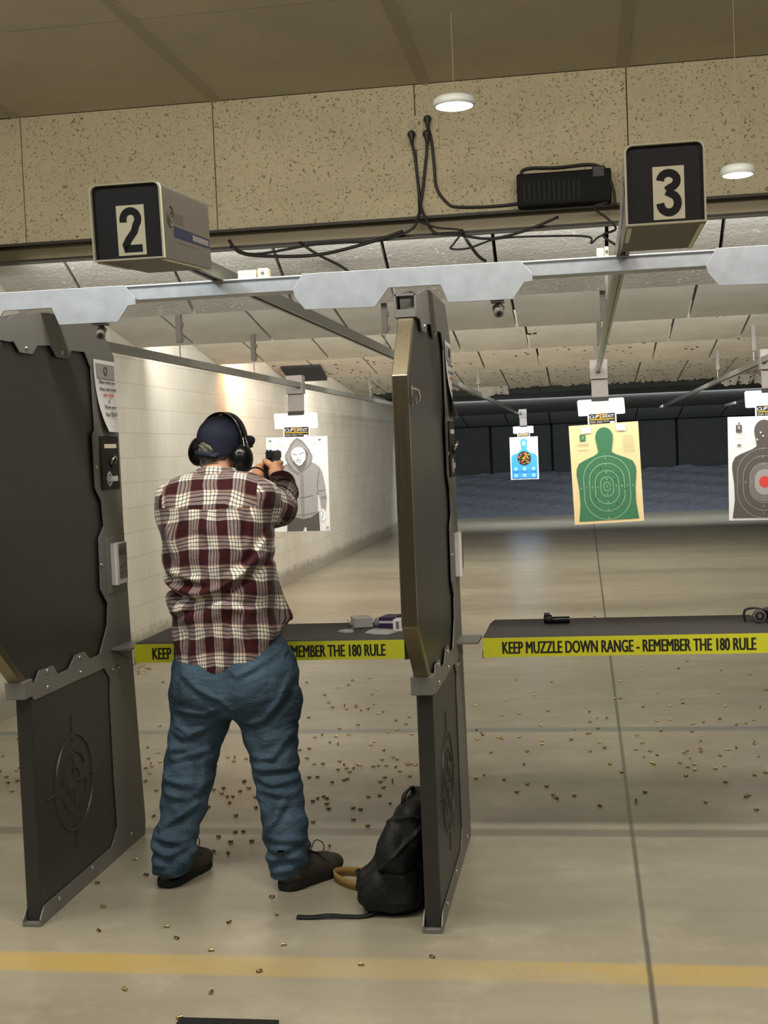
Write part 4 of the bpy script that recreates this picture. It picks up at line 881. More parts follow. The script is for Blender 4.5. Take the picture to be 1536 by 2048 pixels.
def f_body(P):
    d = np.full(len(P), 9.0)
    m = P[:, 2] > 1.36
    if m.any(): d[m] = f_head(P[m])
    t = smin(loft(P, [(z, cx, cy, rx*.88, ry*.86) for z, cx, cy, rx, ry in TORSO[:-3]]+[(1.53, -1.381, 4.778, .08, .062)], 2.2), d, .02)
    for L_ in (LLEG, RLEG): t = smin(t, chain(P, [(x, y, z, r*.72) for x, y, z, r in L_[:-2]], .03), .03)
    for (hx, hy, dx, dy), lg in zip( ((-1.600, 4.635, .10, .29), (-1.140, 4.615, .17, .235)), (LLEG[-3], RLEG[-3])):
        t = smin(t, cone(P, lg[:3], (hx+dx*.3, hy+dy*.3, .06), .034, .024), .02); t = smin(t, chain(P, [(hx+dx*.25, hy+dy*.25, .05, .024), (hx+dx*.45, hy+dy*.45, .05, .03), (hx+dx*.8, hy+dy*.8, .04, .024)], .02), .03)
    for Q in (RARM, LARM): t = smin(t, chain(P, [(x, y, z, r*.72) for x, y, z, r in Q], .02), .03)
    m = (P[:, 1] > 5.06) & (P[:, 2] > 1.40)
    if m.any():
        p = P[m]; e = t[m]
        e = smin(e, cone(p, (-1.203, 5.095, 1.482), (-1.257, 5.235, 1.528), .033, .027), .012); e = smin(e, cone(p, (-1.375, 5.145, 1.485), (-1.335, 5.235, 1.518), .031, .026), .012)
        e = smin(e, ellip(p, (-1.262, 5.270, 1.533), (.022, .050, .044)), .014); e = smin(e, ellip(p, (-1.335, 5.268, 1.526), (.020, .046, .043)), .014)
        for F in FING+FINGL: e = smin(e, chain(p, F, .004), .0045)
        t[m] = e
    return t
person = sculpt('person', f_body, (-1.72, 4.5, .0), (-1.0, 5.48, 1.78), .004, 'skin', org=(-1.36, 4.7, 0))
tag(person, 'man in plaid shirt, jeans, cap and ear muffs aiming a pistol down range', 'person')
def folds(P):
    x, y, z = P.T; bk = y < 4.84
    zf = 1.102+2.1*(x+1.43)**2; m = np.exp(-((x+1.40)/.21)**4)*bk
    d = .020*np.exp(-((z-zf)/.014)**2)*m-.020*np.exp(-((z-zf+.030)/.016)**2)*m+.010*np.exp(-((z-zf+.085)/.035)**2)*m
    def fold(x0, z0, x1, z1, amp, w_):
        v = np.array([x1-x0, z1-z0]); L_ = np.linalg.norm(v); v /= L_; a = (x-x0)*v[0]+(z-z0)*v[1]; b = -(x-x0)*v[1]+(z-z0)*v[0]
        e = np.sin(np.clip(a/L_*.9+.05, 0, 1)*PI)*(a > 0)*(a < L_)
        return amp*e*(np.exp(-(b/w_)**2)-.8*np.exp(-((b+1.9*w_)/w_)**2))*bk
    for f in ((-1.57, 1.19, -1.36, 1.13, .010, .012), (-1.18, 1.23, -1.33, 1.14, .011, .013), (-1.57, 1.02, -1.40, 1.075, .010, .012), (-1.20, 1.02, -1.38, 1.06, .008, .012),
              (-1.16, 1.32, -1.24, 1.16, .009, .013), (-1.55, 1.00, -1.53, .83, .008, .015), (-1.46, .99, -1.47, .82, .006, .014), (-1.25, 1.03, -1.22, .90, .009, .013), (-1.30, .98, -1.33, .82, .006, .014),
              (-1.38, 1.43, -1.37, 1.25, .006, .014), (-1.30, 1.42, -1.33, 1.28, .004, .012), (-1.56, 1.40, -1.50, 1.20, .006, .015), (-1.20, 1.42, -1.23, 1.25, .007, .014), (-1.47, 1.41, -1.45, 1.30, .004, .012)): d += fold(*f)
    d += .002*np.sin(z*47+x*31)+.002*np.sin(x*51-z*36+1)
    return d
def f_shirt(P):
    x, y, z = P.T
    d = loft(P, TORSO, 2.35)
    ra_ = chain(P, RARM, .02); la = chain(P, LARM, .02)
    arm = np.minimum(ra_, la)+.0035*np.sin(P[:, 1]*95+P[:, 2]*40)*(P[:, 1] > 4.9)+.002*np.sin(P[:, 1]*60-P[:, 0]*70)
    d = smin(d, arm, .035)-folds(P)
    flap = cone(P, (-1.20, 4.80, 1.12), (-1.152, 4.83, .98), .03, .036); d = smin(d, flap, .03)
    hem = np.interp(x, [-1.6, -1.5, -1.40, -1.30, -1.24, -1.20, -1.16, -1.13, -1.0], [.815, .803, .797, .803, .826, .865, .93, .965, .985])+.003*np.sin(x*60)
    d = smax(d, hem-z, .006)
    return d
def uv_shirt(P, C):
    dt = loft(C, TORSO, 2.35); dr = chain(C, RARM[1:], .02)-.004; dl_ = chain(C, LARM[1:], .02)-.004
    an = np.arctan2(P[:, 0]+1.38, -(P[:, 1]-4.775)); an_c = np.arctan2(C[:, 0]+1.38, -(C[:, 1]-4.775)); an = an_c+(an-an_c+PI) % (2*PI)-PI
    u = an*.215; v = P[:, 2]-.02*np.cos(an*1.2)
    out = np.stack([u, v], 1)
    for d, A in ((dr, RARM), (dl_, LARM)):
        m = (d < dt) & (C[:, 1] > 4.80)
        if not m.any(): continue
        p = P[m]; A = np.array(A)[:, :3]; L = 0; best = np.full(len(p), 9.); uu = np.zeros(len(p)); vv = np.zeros(len(p)); c = C[m]
        for a, b in zip(A, A[1:]):
            dd = b-a; ln = np.linalg.norm(dd); tc_ = np.clip(((c-a)@dd)/(ln*ln), 0, 1); dist = np.linalg.norm(c-a-tc_[:, None]*dd, axis=1)
            k = dist < best; best[k] = dist[k]; t = ((p-a)@dd)/(ln*ln); e = p-a-t[:, None]*dd
            w1 = np.cross(dd/ln, A3(0, 0, 1)); w1 /= np.linalg.norm(w1); w2 = np.cross(w1, dd/ln); a_ = np.arctan2(e@w2, e@w1)
            ec = c-a-tc_[:, None]*dd; ac = np.arctan2(ec@w2, ec@w1); a_ = ac+(a_-ac+PI) % (2*PI)-PI
            uu[k] = (a_*.062)[k]; vv[k] = (L+t*ln)[k]; L += ln
        out[m] = np.stack([uu, vv], 1)
    return out
SHIRT = sculpt('plaid_shirt', f_shirt, (-1.68, 4.55, .76), (-1.05, 5.26, 1.60), .005, 'plaid', person, uv_shirt)
CREASE = [[(-1.555,0.571),(-1.492,0.553)],
 [(-1.579,0.512),(-1.493,0.517)],
 [(-1.575,0.476),(-1.439,0.505)],
 [(-1.597,0.398),(-1.500,0.386)],
 [(-1.599,0.351),(-1.502,0.333)],
 [(-1.612,0.225),(-1.549,0.261),(-1.473,0.309)],
 [(-1.644,0.195),(-1.510,0.177)],
 [(-1.647,0.147),(-1.573,0.135),(-1.505,0.160)],
 [(-1.649,0.105),(-1.533,0.087)],
 [(-1.645,0.062),(-1.527,0.076)],
 [(-1.284,0.604),(-1.205,0.621),(-1.142,0.691),(-1.108,0.778)],
 [(-1.259,0.486),(-1.175,0.486),(-1.112,0.562)],
 [(-1.249,0.445),(-1.100,0.445)],
 [(-1.245,0.410),(-1.168,0.392),(-1.096,0.403)],
 [(-1.234,0.374),(-1.098,0.351)],
 [(-1.211,0.221),(-1.161,0.268),(-1.122,0.339)],
 [(-1.188,0.203),(-1.069,0.192)],
 [(-1.208,0.161),(-1.142,0.156),(-1.070,0.183)],
 [(-1.204,0.120),(-1.078,0.135)],
 [(-1.200,0.072),(-1.104,0.085)],
 [(-1.498,0.796),(-1.428,0.741),(-1.346,0.693),(-1.300,0.634)],
 [(-1.293,0.793),(-1.177,0.850)],
 [(-1.547,0.660),(-1.426,0.647),(-1.346,0.682)],
 [(-1.544,0.601),(-1.491,0.571),(-1.423,0.594)],
 [(-1.454,0.446),(-1.445,0.386),(-1.472,0.339)]]
def creases(P):
    q = P[:, [0, 2]]; d = np.zeros(len(P)); m = P[:, 1] < 4.86
    for s_ in CREASE:
        b = np.full(len(P), 9.); up = np.zeros(len(P)); L_ = sum(math.dist(a, e) for a, e in zip(s_, s_[1:])); l0 = 0; tt = np.zeros(len(P))
        for a, e in zip(s_, s_[1:]):
            a, e = np.array(a), np.array(e); v = e-a; ln = np.linalg.norm(v); t = np.clip(((q-a)@v)/(ln*ln), 0, 1); w_ = q-a-t[:, None]*v; r = np.linalg.norm(w_, axis=1)
            k = r < b; b[k] = r[k]; up[k] = (w_[:, 1] if abs(v[0]) > abs(v[1]) else w_[:, 0]*np.sign(-v[1]*v[0]+1e-9))[k]; tt[k] = ((l0+t*ln)/L_)[k]; l0 += ln
        en = np.sin(np.clip(.12+.76*tt, 0, 1)*PI)
        d += en*(.0095*np.exp(-(b/.011)**2)-.007*np.exp(-((np.sign(up)*b+.024)/.011)**2))*m
    return np.clip(d, -.0065, .0105)
def f_jeans(P):
    x, y, z = P.T
    pel = loft(P, [(.62,-1.345,4.79,.20,.115),(.66,-1.346,4.785,.234,.138),(.71,-1.347,4.78,.244,.150),(.80,-1.343,4.785,.232,.146),(.87,-1.352,4.79,.200,.138),(.92,-1.36,4.79,.18,.13),(.98,-1.36,4.79,.165,.12)], 2.3)
    pel = smin(pel, np.minimum(ellip(P, (-1.455, 4.705, .74), (.088, .07, .095)), ellip(P, (-1.24, 4.705, .74), (.092, .07, .095))), .05)
    l = chain(P, LLEG, .03); r = chain(P, RLEG, .03)
    leg = np.minimum(l, r); lo = np.clip((.26-z)/.12, 0, 1)
    leg = leg+lo*(.0035*np.sin(z*88+x*52+y*30)+.003*np.sin(z*57-x*61+1))+.0022*np.sin(z*46+x*58-y*22)+.0018*np.sin(z*71-x*37+y*40)
    d = smin(pel, leg, .045)-creases(P)
    for cx in (-1.455, -1.245):
        e = np.maximum(np.abs(x-cx)-.062, np.abs(z-.745-.25*(x-cx)*np.sign(cx+1.35))-.068); d = d-.0035*(1/(1+np.exp(np.clip(e/.0016, -40, 40))))*(y < 4.75)
    return smax(d, .044-z, .006)
sculpt('jeans', f_jeans, (-1.72, 4.56, .03), (-1.02, 5.0, .99), .0055, 'denim', person)
def shoe(hx, hy, dx, dy, label):
    L_ = math.hypot(dx, dy); ux, uy = dx/L_, dy/L_; R = np.array([[ux, -uy, 0], [uy, ux, 0], [0, 0, 1.]])
    T = lambda P: (P-A3(hx, hy, 0))@R
    def up(P):
        q = T(P); d = ellip(q, (.055, 0, .06), (.058, .043, .062)); d = smin(d, ellip(q, (.14, 0, .055), (.10, .046, .050)), .03)
        d = smin(d, ellip(q, (.225, -.004, .045), (.075, .047, .042)), .03); d = smin(d, cone(q, (.07, 0, .07), (.065, 0, .125), .045, .047), .02)
        d = smin(d, chain(q, [(.12, 0, .10, .02), (.19, 0, .078, .017)], .01), .015)
        d = d-.003*np.exp(-((q[:, 0]-.235)/.006)**2)-.002*np.sin(q[:, 0]*160)*(q[:, 0] > .11)*(q[:, 0] < .2)*(np.abs(q[:, 1]) < .025)
        return smax(d, .022-q[:, 2], .004)
    def so(P):
        q = T(P); wy = .043+.006*np.sin(np.clip(q[:, 0], 0, .3)*PI/.3*1.0+.3); rise = .018*np.clip((q[:, 0]-.23)/.07, 0, 1)**2
        k = np.clip(q[:, 0], .045, .25); rr = np.sqrt((q[:, 0]-k)**2+q[:, 1]**2)-wy+.004*(np.abs(q[:, 0]-.13) < .05)
        return smax(rr, np.maximum(-(q[:, 2]-.001-rise*.6), q[:, 2]-.032-rise), .006)+.0012*np.sin(q[:, 0]*300)*(q[:, 2] < .024)
    b = (min(hx, hx+dx)-.09, min(hy, hy+dy)-.09, -.005), (max(hx, hx+dx)+.09, max(hy, hy+dy)+.09, .2)
    o = sculpt('shoe', up, *b, .004, 'shoe', person); sculpt('sole', so, *b, .004, 'sole', o)
    W = lambda x, y, z: (hx+ux*x-uy*y, hy+uy*x+ux*y, z)
    mb = MB()
    for k in range(4): a = .150+.016*k; z = .112-.008*k; mb.tube([W(a, .026, z-.008), W(a+.005, 0, z+.002), W(a+.012, -.026, z-.008)], .0025, 6)
    for s_ in (1, -1): mb.tube(smooth_path([W(.148, 0, .112), W(.15, s_*.03, .16), W(.165, s_*.055, .15), W(.172, s_*.045, .115), W(.15, s_*.01, .112)]), .002, 6)
    mb.tube(smooth_path([W(.148, 0, .112), W(.165, -.03, .105), W(.18, -.055, .08)]), .002, 6)
    obj('laces', mb, 'lace', o, True); return o
shoe(-1.607, 4.605, .095, .285, ''); shoe(-1.150, 4.590, .178, .240, '')
# cap, brim, strap, hair
def capE(q, g=0):
    q = q.copy(); z = q[:, 2]-.026; q[:, 2] = .026+np.where(z < 0, .3*z, z); return ellip(q, (0, -.004, .026), (.088+g, .109+g, .088+g))
def f_cap(P):
    q = toL(P); x, y, z = q.T
    d = np.maximum(capE(q), -capE(q, -.007)); low = -.012-.028*np.clip(-y/.1, -.45, 1)
    d = np.maximum(d, low-z)
    hole = np.maximum(np.sqrt((x/.045)**2+(np.maximum(z+.036, 0)/.050)**2)-1, 0*x-1)*.045; hole = np.where(y < 0, hole, 1.)
    d = smax(d, -hole, .003)
    pan = .0012*np.cos(np.arctan2(x, y)*6); d = d+pan*np.clip((z-.02)/.05, 0, 1)
    return smin(d, ellip(q, (0, -.004, .1135), (.008, .008, .004)), .002)
cap = sculpt('cap', f_cap, HC-.17, HC+.17, .003, 'cap', person)
mb = MB(); V = []; nx, ny = 18, 8
for side in (0, 1):
    for j in range(ny+1):
        for i in range(nx+1):
            a = -1+2*i/nx; t = j/ny; w_ = .074*math.cos(t*.35); x = a*w_; y0 = .102*math.sqrt(max(0, 1-(x/.086)**2))-.004; y = y0+t*.072*(1-abs(a)**3.2*.75); z = .024-.040*a*a*(.6+.4*t)-.002*t-side*.004
            V.append(hw(x, y, z+.012))
n = (nx+1)*(ny+1); F = []
for j in range(ny):
    for i in range(nx):
        p = j*(nx+1)+i; F += [(p, p+1, p+nx+2, p+nx+1), (n+p+nx+1, n+p+nx+2, n+p+1, n+p)]
bd = [i for i in range(nx+1)]+[j*(nx+1)+nx for j in range(1, ny+1)]+[ny*(nx+1)+i for i in range(nx-1, -1, -1)]+[j*(nx+1) for j in range(ny-1, 0, -1)]
for a, b in zip(bd, bd[1:]+bd[:1]): F.append((a, b, n+b, n+a))
mb.add(V, F); obj('brim', mb, 'cap', cap, True)
mb = MB(); pth = [hw(.0885*math.sin(a), -.004-.1095*math.cos(a), -.034+.004*math.sin(a)) for a in np.linspace(-.75, .75, 17)]
mb.strip(pth, tuple(R_up*.011), .003); st = obj('strap', mb, 'cap', cap, True)
mb = MB(); a = .42; mb.strip([hw(.0895*math.sin(a+k*.03), -.004-.1115*math.cos(a+k*.03), -.033) for k in range(7)], tuple(R_up*.003), .002); obj('buckle', mb, 'bolt', st)
def f_hair(P):
    q = toL(P); x, y, z = q.T; d = ellip(q, (0, -.010, .006), (.080, .099, .100)); d = smin(d, cone(P, hw(0, -.045, -.05), hw(0, -.035, -.085), .052, .052), .02)-.003*np.sin(x*300+z*90)*.4-.0015*np.sin(z*240+x*130)
    edge = -.082+.012*np.sin(x*70)+.02*(np.abs(x)/.07)**2
    return np.maximum(np.maximum(d, y-.02), np.maximum(edge-z, z-.055))
sculpt('hair', f_hair, HC-.15, HC+.13, .0035, 'hair', person)
# ear muffs worn over the cap
mb = MB()
def cupR(sx):
    def f(P):
        q = toL(P); c = (sx*.100, -.004, -.040); d = ellip(q, (sx*.106, -.006, -.040), (.036, .049, .058)); d = smin(d, ellip(q, (sx*.116, -.006, -.044), (.028, .038, .047)), .012)
        d = smin(d, ellip(q, (sx*.088, -.004, -.038), (.016, .046, .055)), .006)
        return smax(d, -(sx*q[:, 0]-.076), .004)
    return f
mb.strip([hw(.102*math.sin(a), .002, .012+.110*math.cos(a)) for a in np.linspace(-1.78, 1.78, 37)], tuple(R_fwd*.020), .009)
em = obj('ear_muffs', mb, 'cup', person, True)
for s_ in (-1, 1): sculpt('ear_cup', cupR(s_), HC-.19, HC+.19, .0035, 'cup', em)
mb = MB()
for s_ in (-1, 1):
    for o_ in (-.012, .012): mb.tube(smooth_path([hw(s_*.100, .0+o_*.5, .045), hw(s_*.118, -.002+o_, .01), hw(s_*.128, -.004+o_*1.3, -.035)]), .0022, 6)
mb.strip([hw(.107*math.sin(a), -.0175, .012+.115*math.cos(a)) for a in np.linspace(.1, .8, 12)], tuple(R_fwd*.0012+R_up*.0025), .002)  # thin metal strip along part of the band's rear edge
obj('wire_arm_and_strip', mb, 'bolt', em, True)
obj('cable', MB().tube(smooth_path([hw(.118, .02, -.085), (-1.262, 4.93, 1.555), (-1.245, 5.02, 1.53), (-1.22, 5.02, 1.47)]), .0035, 6), 'cord', em, True)
obj('eyeglasses', MB().tube(smooth_path([hw(.08, .0, .0), hw(.083, .06, .0), hw(.07, .10, .002), hw(.04, .112, -.004), hw(.012, .114, .004)]), .0025, 6), 'cord', person, True)
# folded shirt collar
mb = MB(); na = 40; A_ = np.linspace(-2.75, 2.75, na+1); UVc = []
prf = [(-.004, .020, 0), (.000, .033, .012), (.006, .036, .018), (.011, .030, .026), (.017, .008, .048), (.021, -.010, .066), (.018, -.011, .068), (.012, .006, .05), (.004, .0, .06)]
V = []
for a in A_:
    fr = abs(a)/2.75; drop = -.030*fr**1.6
    for dr_, dz, vv_ in prf:
        r1, r2 = .068+dr_+.004*fr, .066+dr_+.012*fr
        V.append((-1.379+r1*math.sin(a), 4.788-r2*math.cos(a), 1.531+dz+drop)); UVc.append((a*.075+.02, vv_*1.1+.03))
np_ = len(prf); mb.add(V, [(i*np_+k, i*np_+k+1, (i+1)*np_+k+1, (i+1)*np_+k) for i in range(na) for k in range(np_-1)])
co_ = obj('collar', mb, 'plaid_collar', SHIRT, True, fix=False); uvl = co_.data.uv_layers.new(name='UVMap')
for lp_ in co_.data.loops: uvl.data[lp_.index].uv = UVc[lp_.vertex_index]
# ------------------------------------------------------------------ pistol
t = thing('pistol', 'black pistol held at eye level in both hands of the man', 'pistol', (GX, GY, GZ))
mb = MB(); mb.prism([(GX-.013, 1.588), (GX+.013, 1.588), (GX+.0135, 1.612), (GX+.009, 1.619), (GX-.009, 1.619), (GX-.0135, 1.612)], 'Y', 5.275, 5.45); sl = obj('slide', mb, 'gun', t, bevel=.0015)
mb = MB()
for k in range(7):
    for s_ in (-1, 1): mb.box((GX+s_*.0137-.0006, 5.282+.005*k, 1.592), (GX+s_*.0137+.0006, 5.2845+.005*k, 1.611))
obj('serration', mb, 'box_black', sl)
mb = MB(); mb.box((GX-.011, 5.278, 1.619), (GX-.003, 5.286, 1.623)); mb.box((GX+.003, 5.278, 1.619), (GX+.011, 5.286, 1.623)); obj('rear_sight', mb, 'gun', sl)
obj('front_sight', MB().box((GX-.002, 5.435, 1.619), (GX+.002, 5.442, 1.623)), 'gun', sl)
mb = MB(); mb.box((GX-.011, 5.29, 1.572), (GX+.011, 5.445, 1.588)); obj('barrel_frame', mb, 'gun', t, bevel=.002)
mb = MB(); mb.prism([(5.285, 1.575), (5.335, 1.575), (5.322, 1.49), (5.272, 1.487)], 'X', GX-.013, GX+.013); obj('grip', mb, 'box_black', t, bevel=.005)
obj('trigger_guard', MB().tube(smooth_path([(GX, 5.335, 1.556), (GX, 5.36, 1.548), (GX, 5.383, 1.553), (GX, 5.388, 1.574)]), .003, 6), 'gun', t, True)
obj('trigger', MB().tube([(GX, 5.357, 1.574), (GX, 5.360, 1.562), (GX, 5.366, 1.556)], .002, 6), 'gun', t)
# ------------------------------------------------------------------ backpack leaning on the right divider
BP = (-.71, 4.48, 0)
def f_pack(P):
    x, y, z = P.T
    d = loft(P, [(.004,-.712,4.49,.105,.135),(.05,-.712,4.49,.125,.16),(.12,-.700,4.49,.108,.165),(.22,-.672,4.49,.082,.155),(.30,-.648,4.485,.060,.14),(.36,-.632,4.48,.044,.12),(.385,-.625,4.48,.030,.10)], 3.0)
    d = smin(d, ellip(P, (-.762, 4.43, .085), (.066, .11, .075)), .03); d = smin(d, ellip(P, (-.70, 4.39, .22), (.045, .07, .09)), .03)
    d = d-.003*np.sin(z*38+x*30+y*12)-.004*np.sin(y*44-z*31)-.003*np.sin(x*70+z*22)-.007*np.exp(-((z-.17-.9*(x+.74))/.008)**2)-.006*np.exp(-((z-.27+.5*(y-4.5))/.008)**2)-.006*np.exp(-((z-.09-.4*(y-4.5))/.008)**2)
    d = d+.010*np.exp(-((y-4.40-.25*(z-.2))/.010)**2)+.008*np.exp(-((z-.205-.3*(y-4.5))/.009)**2)
    return np.maximum(d, np.maximum(.002-z, x+.585))
bp = sculpt('backpack', f_pack, (-.9, 4.28, -.01), (-.57, 4.7, .43), .005, 'nylon', org=BP)
tag(bp, 'black backpack slumped on the floor against the right divider', 'backpack')
mb = MB(); mb.strip(smooth_path([(-.66, 4.42, .375), (-.655, 4.43, .402), (-.645, 4.48, .41), (-.64, 4.53, .40), (-.64, 4.54, .37)]), (.008, 0, .004), .006); obj('carry_handle', mb, 'nylon', bp, True)
mb = MB(); mb.strip(smooth_path([(-.70, 4.62, .10), (-.79, 4.68, .045), (-.86, 4.735, .026), (-.93, 4.755, .023), (-.965, 4.745, .023), (-.975, 4.72, .023), (-.965, 4.69, .022), (-.93, 4.645, .021), (-.88, 4.60, .022), (-.82, 4.56, .03), (-.75, 4.54, .05)]), (0, -.006, .019), .004); obj('shoulder_strap', mb, 'tan_strap', bp, True)
mb = MB(); mb.strip(smooth_path([(-.75, 4.36, .02), (-.80, 4.335, .006), (-.86, 4.33, .006), (-.92, 4.32, .012), (-.98, 4.318, .006), (-1.03, 4.315, .008)]), (0, .012, .001), .005); obj('loose_strap', mb, 'nylon', bp, True)
mb = MB(); mb.tube(smooth_path([(-.815, 4.40, .11), (-.835, 4.43, .13), (-.83, 4.47, .12), (-.82, 4.49, .08)]), .006, 6); obj('buckle_loop', mb, 'nylon', bp, True)
mb = MB(); mb.tube(smooth_path([(-.735, 4.34, .33*.6), (-.725, 4.37, .26), (-.70, 4.43, .31), (-.69, 4.5, .335)]), .004, 6); obj('zipper', mb, 'box_black', bp, True)
# ------------------------------------------------------------------ things on the shelves (top at z .862)
SZ = .8625
t = thing('ammunition_box', 'white open cartridge box lying on the left shelf', 'box', (-.95, 5.40, SZ))
mb = MB(); mb.obox((-.953, 5.405, SZ+.02), (.036, .012, 0), (-.018, .048, 0), (0, 0, .02)); obj('carton', mb, 'white_plastic', t, bevel=.002)
mb = MB(); mb.obox((-.947, 5.361, SZ+.021), (.030, .010, 0), (-.0005, .001, 0), (0, 0, .015)); obj('printed_face', mb, plain('pale_grey_print', '#c9cbc4', .7, 0, .25, 220), t)
mb = MB(); mb.add([(-.994, 5.39, SZ+.002), (-1.002, 5.43, SZ+.002), (-1.018, 5.425, SZ+.03), (-1.012, 5.385, SZ+.028)], [(0,1,2,3)]); mb.add([(-.985, 5.352, SZ+.002), (-.915, 5.374, SZ+.002), (-.916, 5.366, SZ+.0), (-.99, 5.345, SZ+.0)], [(0,1,2,3)]); obj('flap', mb, 'white_plastic', t, fix=False)
t = thing('carton_flap', 'bent white card leaning between the white and purple boxes', 'card', (-.885, 5.44, SZ))
mb = MB()
for (a, b) in (((-.905, 5.44), (-.885, 5.415)), ((-.885, 5.415), (-.857, 5.45))):
    mb.add([(a[0], a[1], SZ), (b[0], b[1], SZ+.002), (b[0], b[1], SZ+.036), (a[0], a[1], SZ+.022), (a[0], a[1]+.001, SZ), (b[0], b[1]+.001, SZ+.002), (b[0], b[1]+.001, SZ+.036), (a[0], a[1]+.001, SZ+.022)], [(0,1,2,3),(7,6,5,4),(0,4,5,1),(1,5,6,2),(2,6,7,3),(3,7,4,0)])
obj('card', mb, 'white_plastic', t)
M['purple'] = plain('purple_carton', '#4a2a63', .5)
t = thing('ammunition_box', 'purple cartridge box with a white stripe on the left shelf', 'box', (-.83, 5.40, SZ))
mb = MB(); mb.obox((-.828, 5.405, SZ+.021), (.034, -.004, 0), (.01, .055, 0), (0, 0, .021)); obj('carton', mb, 'purple', t, bevel=.002)
mb = MB(); mb.obox((-.8385, 5.3505, SZ+.022), (.032, -.0038, 0), (.0002, .0016, 0), (0, 0, .005)); mb.obox((-.800, 5.37, SZ+.021), (.0012, -.0001, 0), (.002, .012, 0), (0, 0, .019)); obj('white_stripe', mb, 'white_plastic', t)
t = thing('ammunition_box', 'small upright white cartridge box beside the right divider on the left shelf', 'box', (-.765, 5.27, SZ))
mb = MB(); mb.obox((-.765, 5.255, SZ+.024), (.021, -.003, 0), (.006, .035, 0), (0, 0, .024)); obj('carton', mb, 'white_plastic', t, bevel=.002)
mb = MB(); mb.obox((-.773, 5.2195, SZ+.026), (.006, -.0009, 0), (.0002, .0012, 0), (0, 0, .014)); obj('printed_patch', mb, 'ink_mgrey', t)
M['film'] = plain('clear_plastic_tray', '#a9aaa8', .3)
def tray(name, label, pts, h):
    mb = MB(); n = len(pts); rs = [random.uniform(.2, 1)*h for _ in pts]; c = np.mean(pts, 0)
    V = [(x, y, SZ+.0005) for x, y in pts]+[(c[0]+(x-c[0])*.8, c[1]+(y-c[1])*.8, SZ+.002+r_) for (x, y), r_ in zip(pts, rs)]
    mb.add(V, [list(range(n))[::-1], list(range(n, 2*n))]+[(i, (i+1) % n, n+(i+1) % n, n+i) for i in range(n)])
    tag(obj(name, mb, 'film'), label, 'plastic tray', 'empty plastic trays on the shelf')
tray('plastic_tray', 'small flat clear plastic piece on the left shelf near the man', [(-1.03, 5.25), (-.985, 5.20), (-.955, 5.215), (-.965, 5.28), (-1.0, 5.30)], .004)
tray('plastic_tray', 'crumpled clear plastic tray in front of the purple box', [(-.905, 5.19), (-.86, 5.15), (-.80, 5.13), (-.77, 5.20), (-.80, 5.26), (-.85, 5.29), (-.885, 5.25)], .010)
t = thing('flashlight', 'small black flashlight lying on the right shelf', 'flashlight', (-.13, 5.36, SZ))
mb = MB(); mb.lathe([(.0135, 0), (.0145, .004), (.0145, .07), (.0135, .075)], (-.155, 5.36, SZ+.0148), (1, .05, 0), 20); obj('barrel', mb, 'cup', t, 40)
mb = MB(); mb.lathe([(.015, 0), (.019, .008), (.019, .028), (.016, .034)], (-.185, 5.358, SZ+.0195), (1, .05, 0), 20); hd = obj('head', mb, 'cord', t, 40)
mb = MB(); mb.box((-.183, 5.343, SZ+.036), (-.160, 5.368, SZ+.046)); obj('clip', mb, 'ink_grey', hd, bevel=.003)
t = thing('ear_muffs', 'black folded ear muffs cut by the right edge on the right shelf', 'ear muffs', (.68, 5.30, SZ))
mb = MB(); mb.strip(smooth_path([(.612, 5.30, SZ+.004), (.606, 5.30, SZ+.03), (.615, 5.30, SZ+.050), (.65, 5.30, SZ+.056), (.69, 5.30, SZ+.046), (.73, 5.30, SZ+.03), (.75, 5.30, SZ+.008)]), (0, .014, 0), .006); obj('headband', mb, 'cup', t, True)
for x_, y_ in ((.662, 5.268), (.70, 5.335)):
    mb = MB(); mb.lathe([(.012, -.02), (.022, -.017), (.027, 0), (.025, .012), (.018, .016)], (x_, y_, SZ+.0275), (0, -1, .12), 28); c_ = obj('ear_cup', mb, 'ink_grey', t, 50)
    mb = MB(); mb.lathe([(.018, .0155), (.014, .0175), (.003, .014)], (x_, y_, SZ+.0275), (0, -1, .12), 24); obj('cushion', mb, 'cup', c_, True)
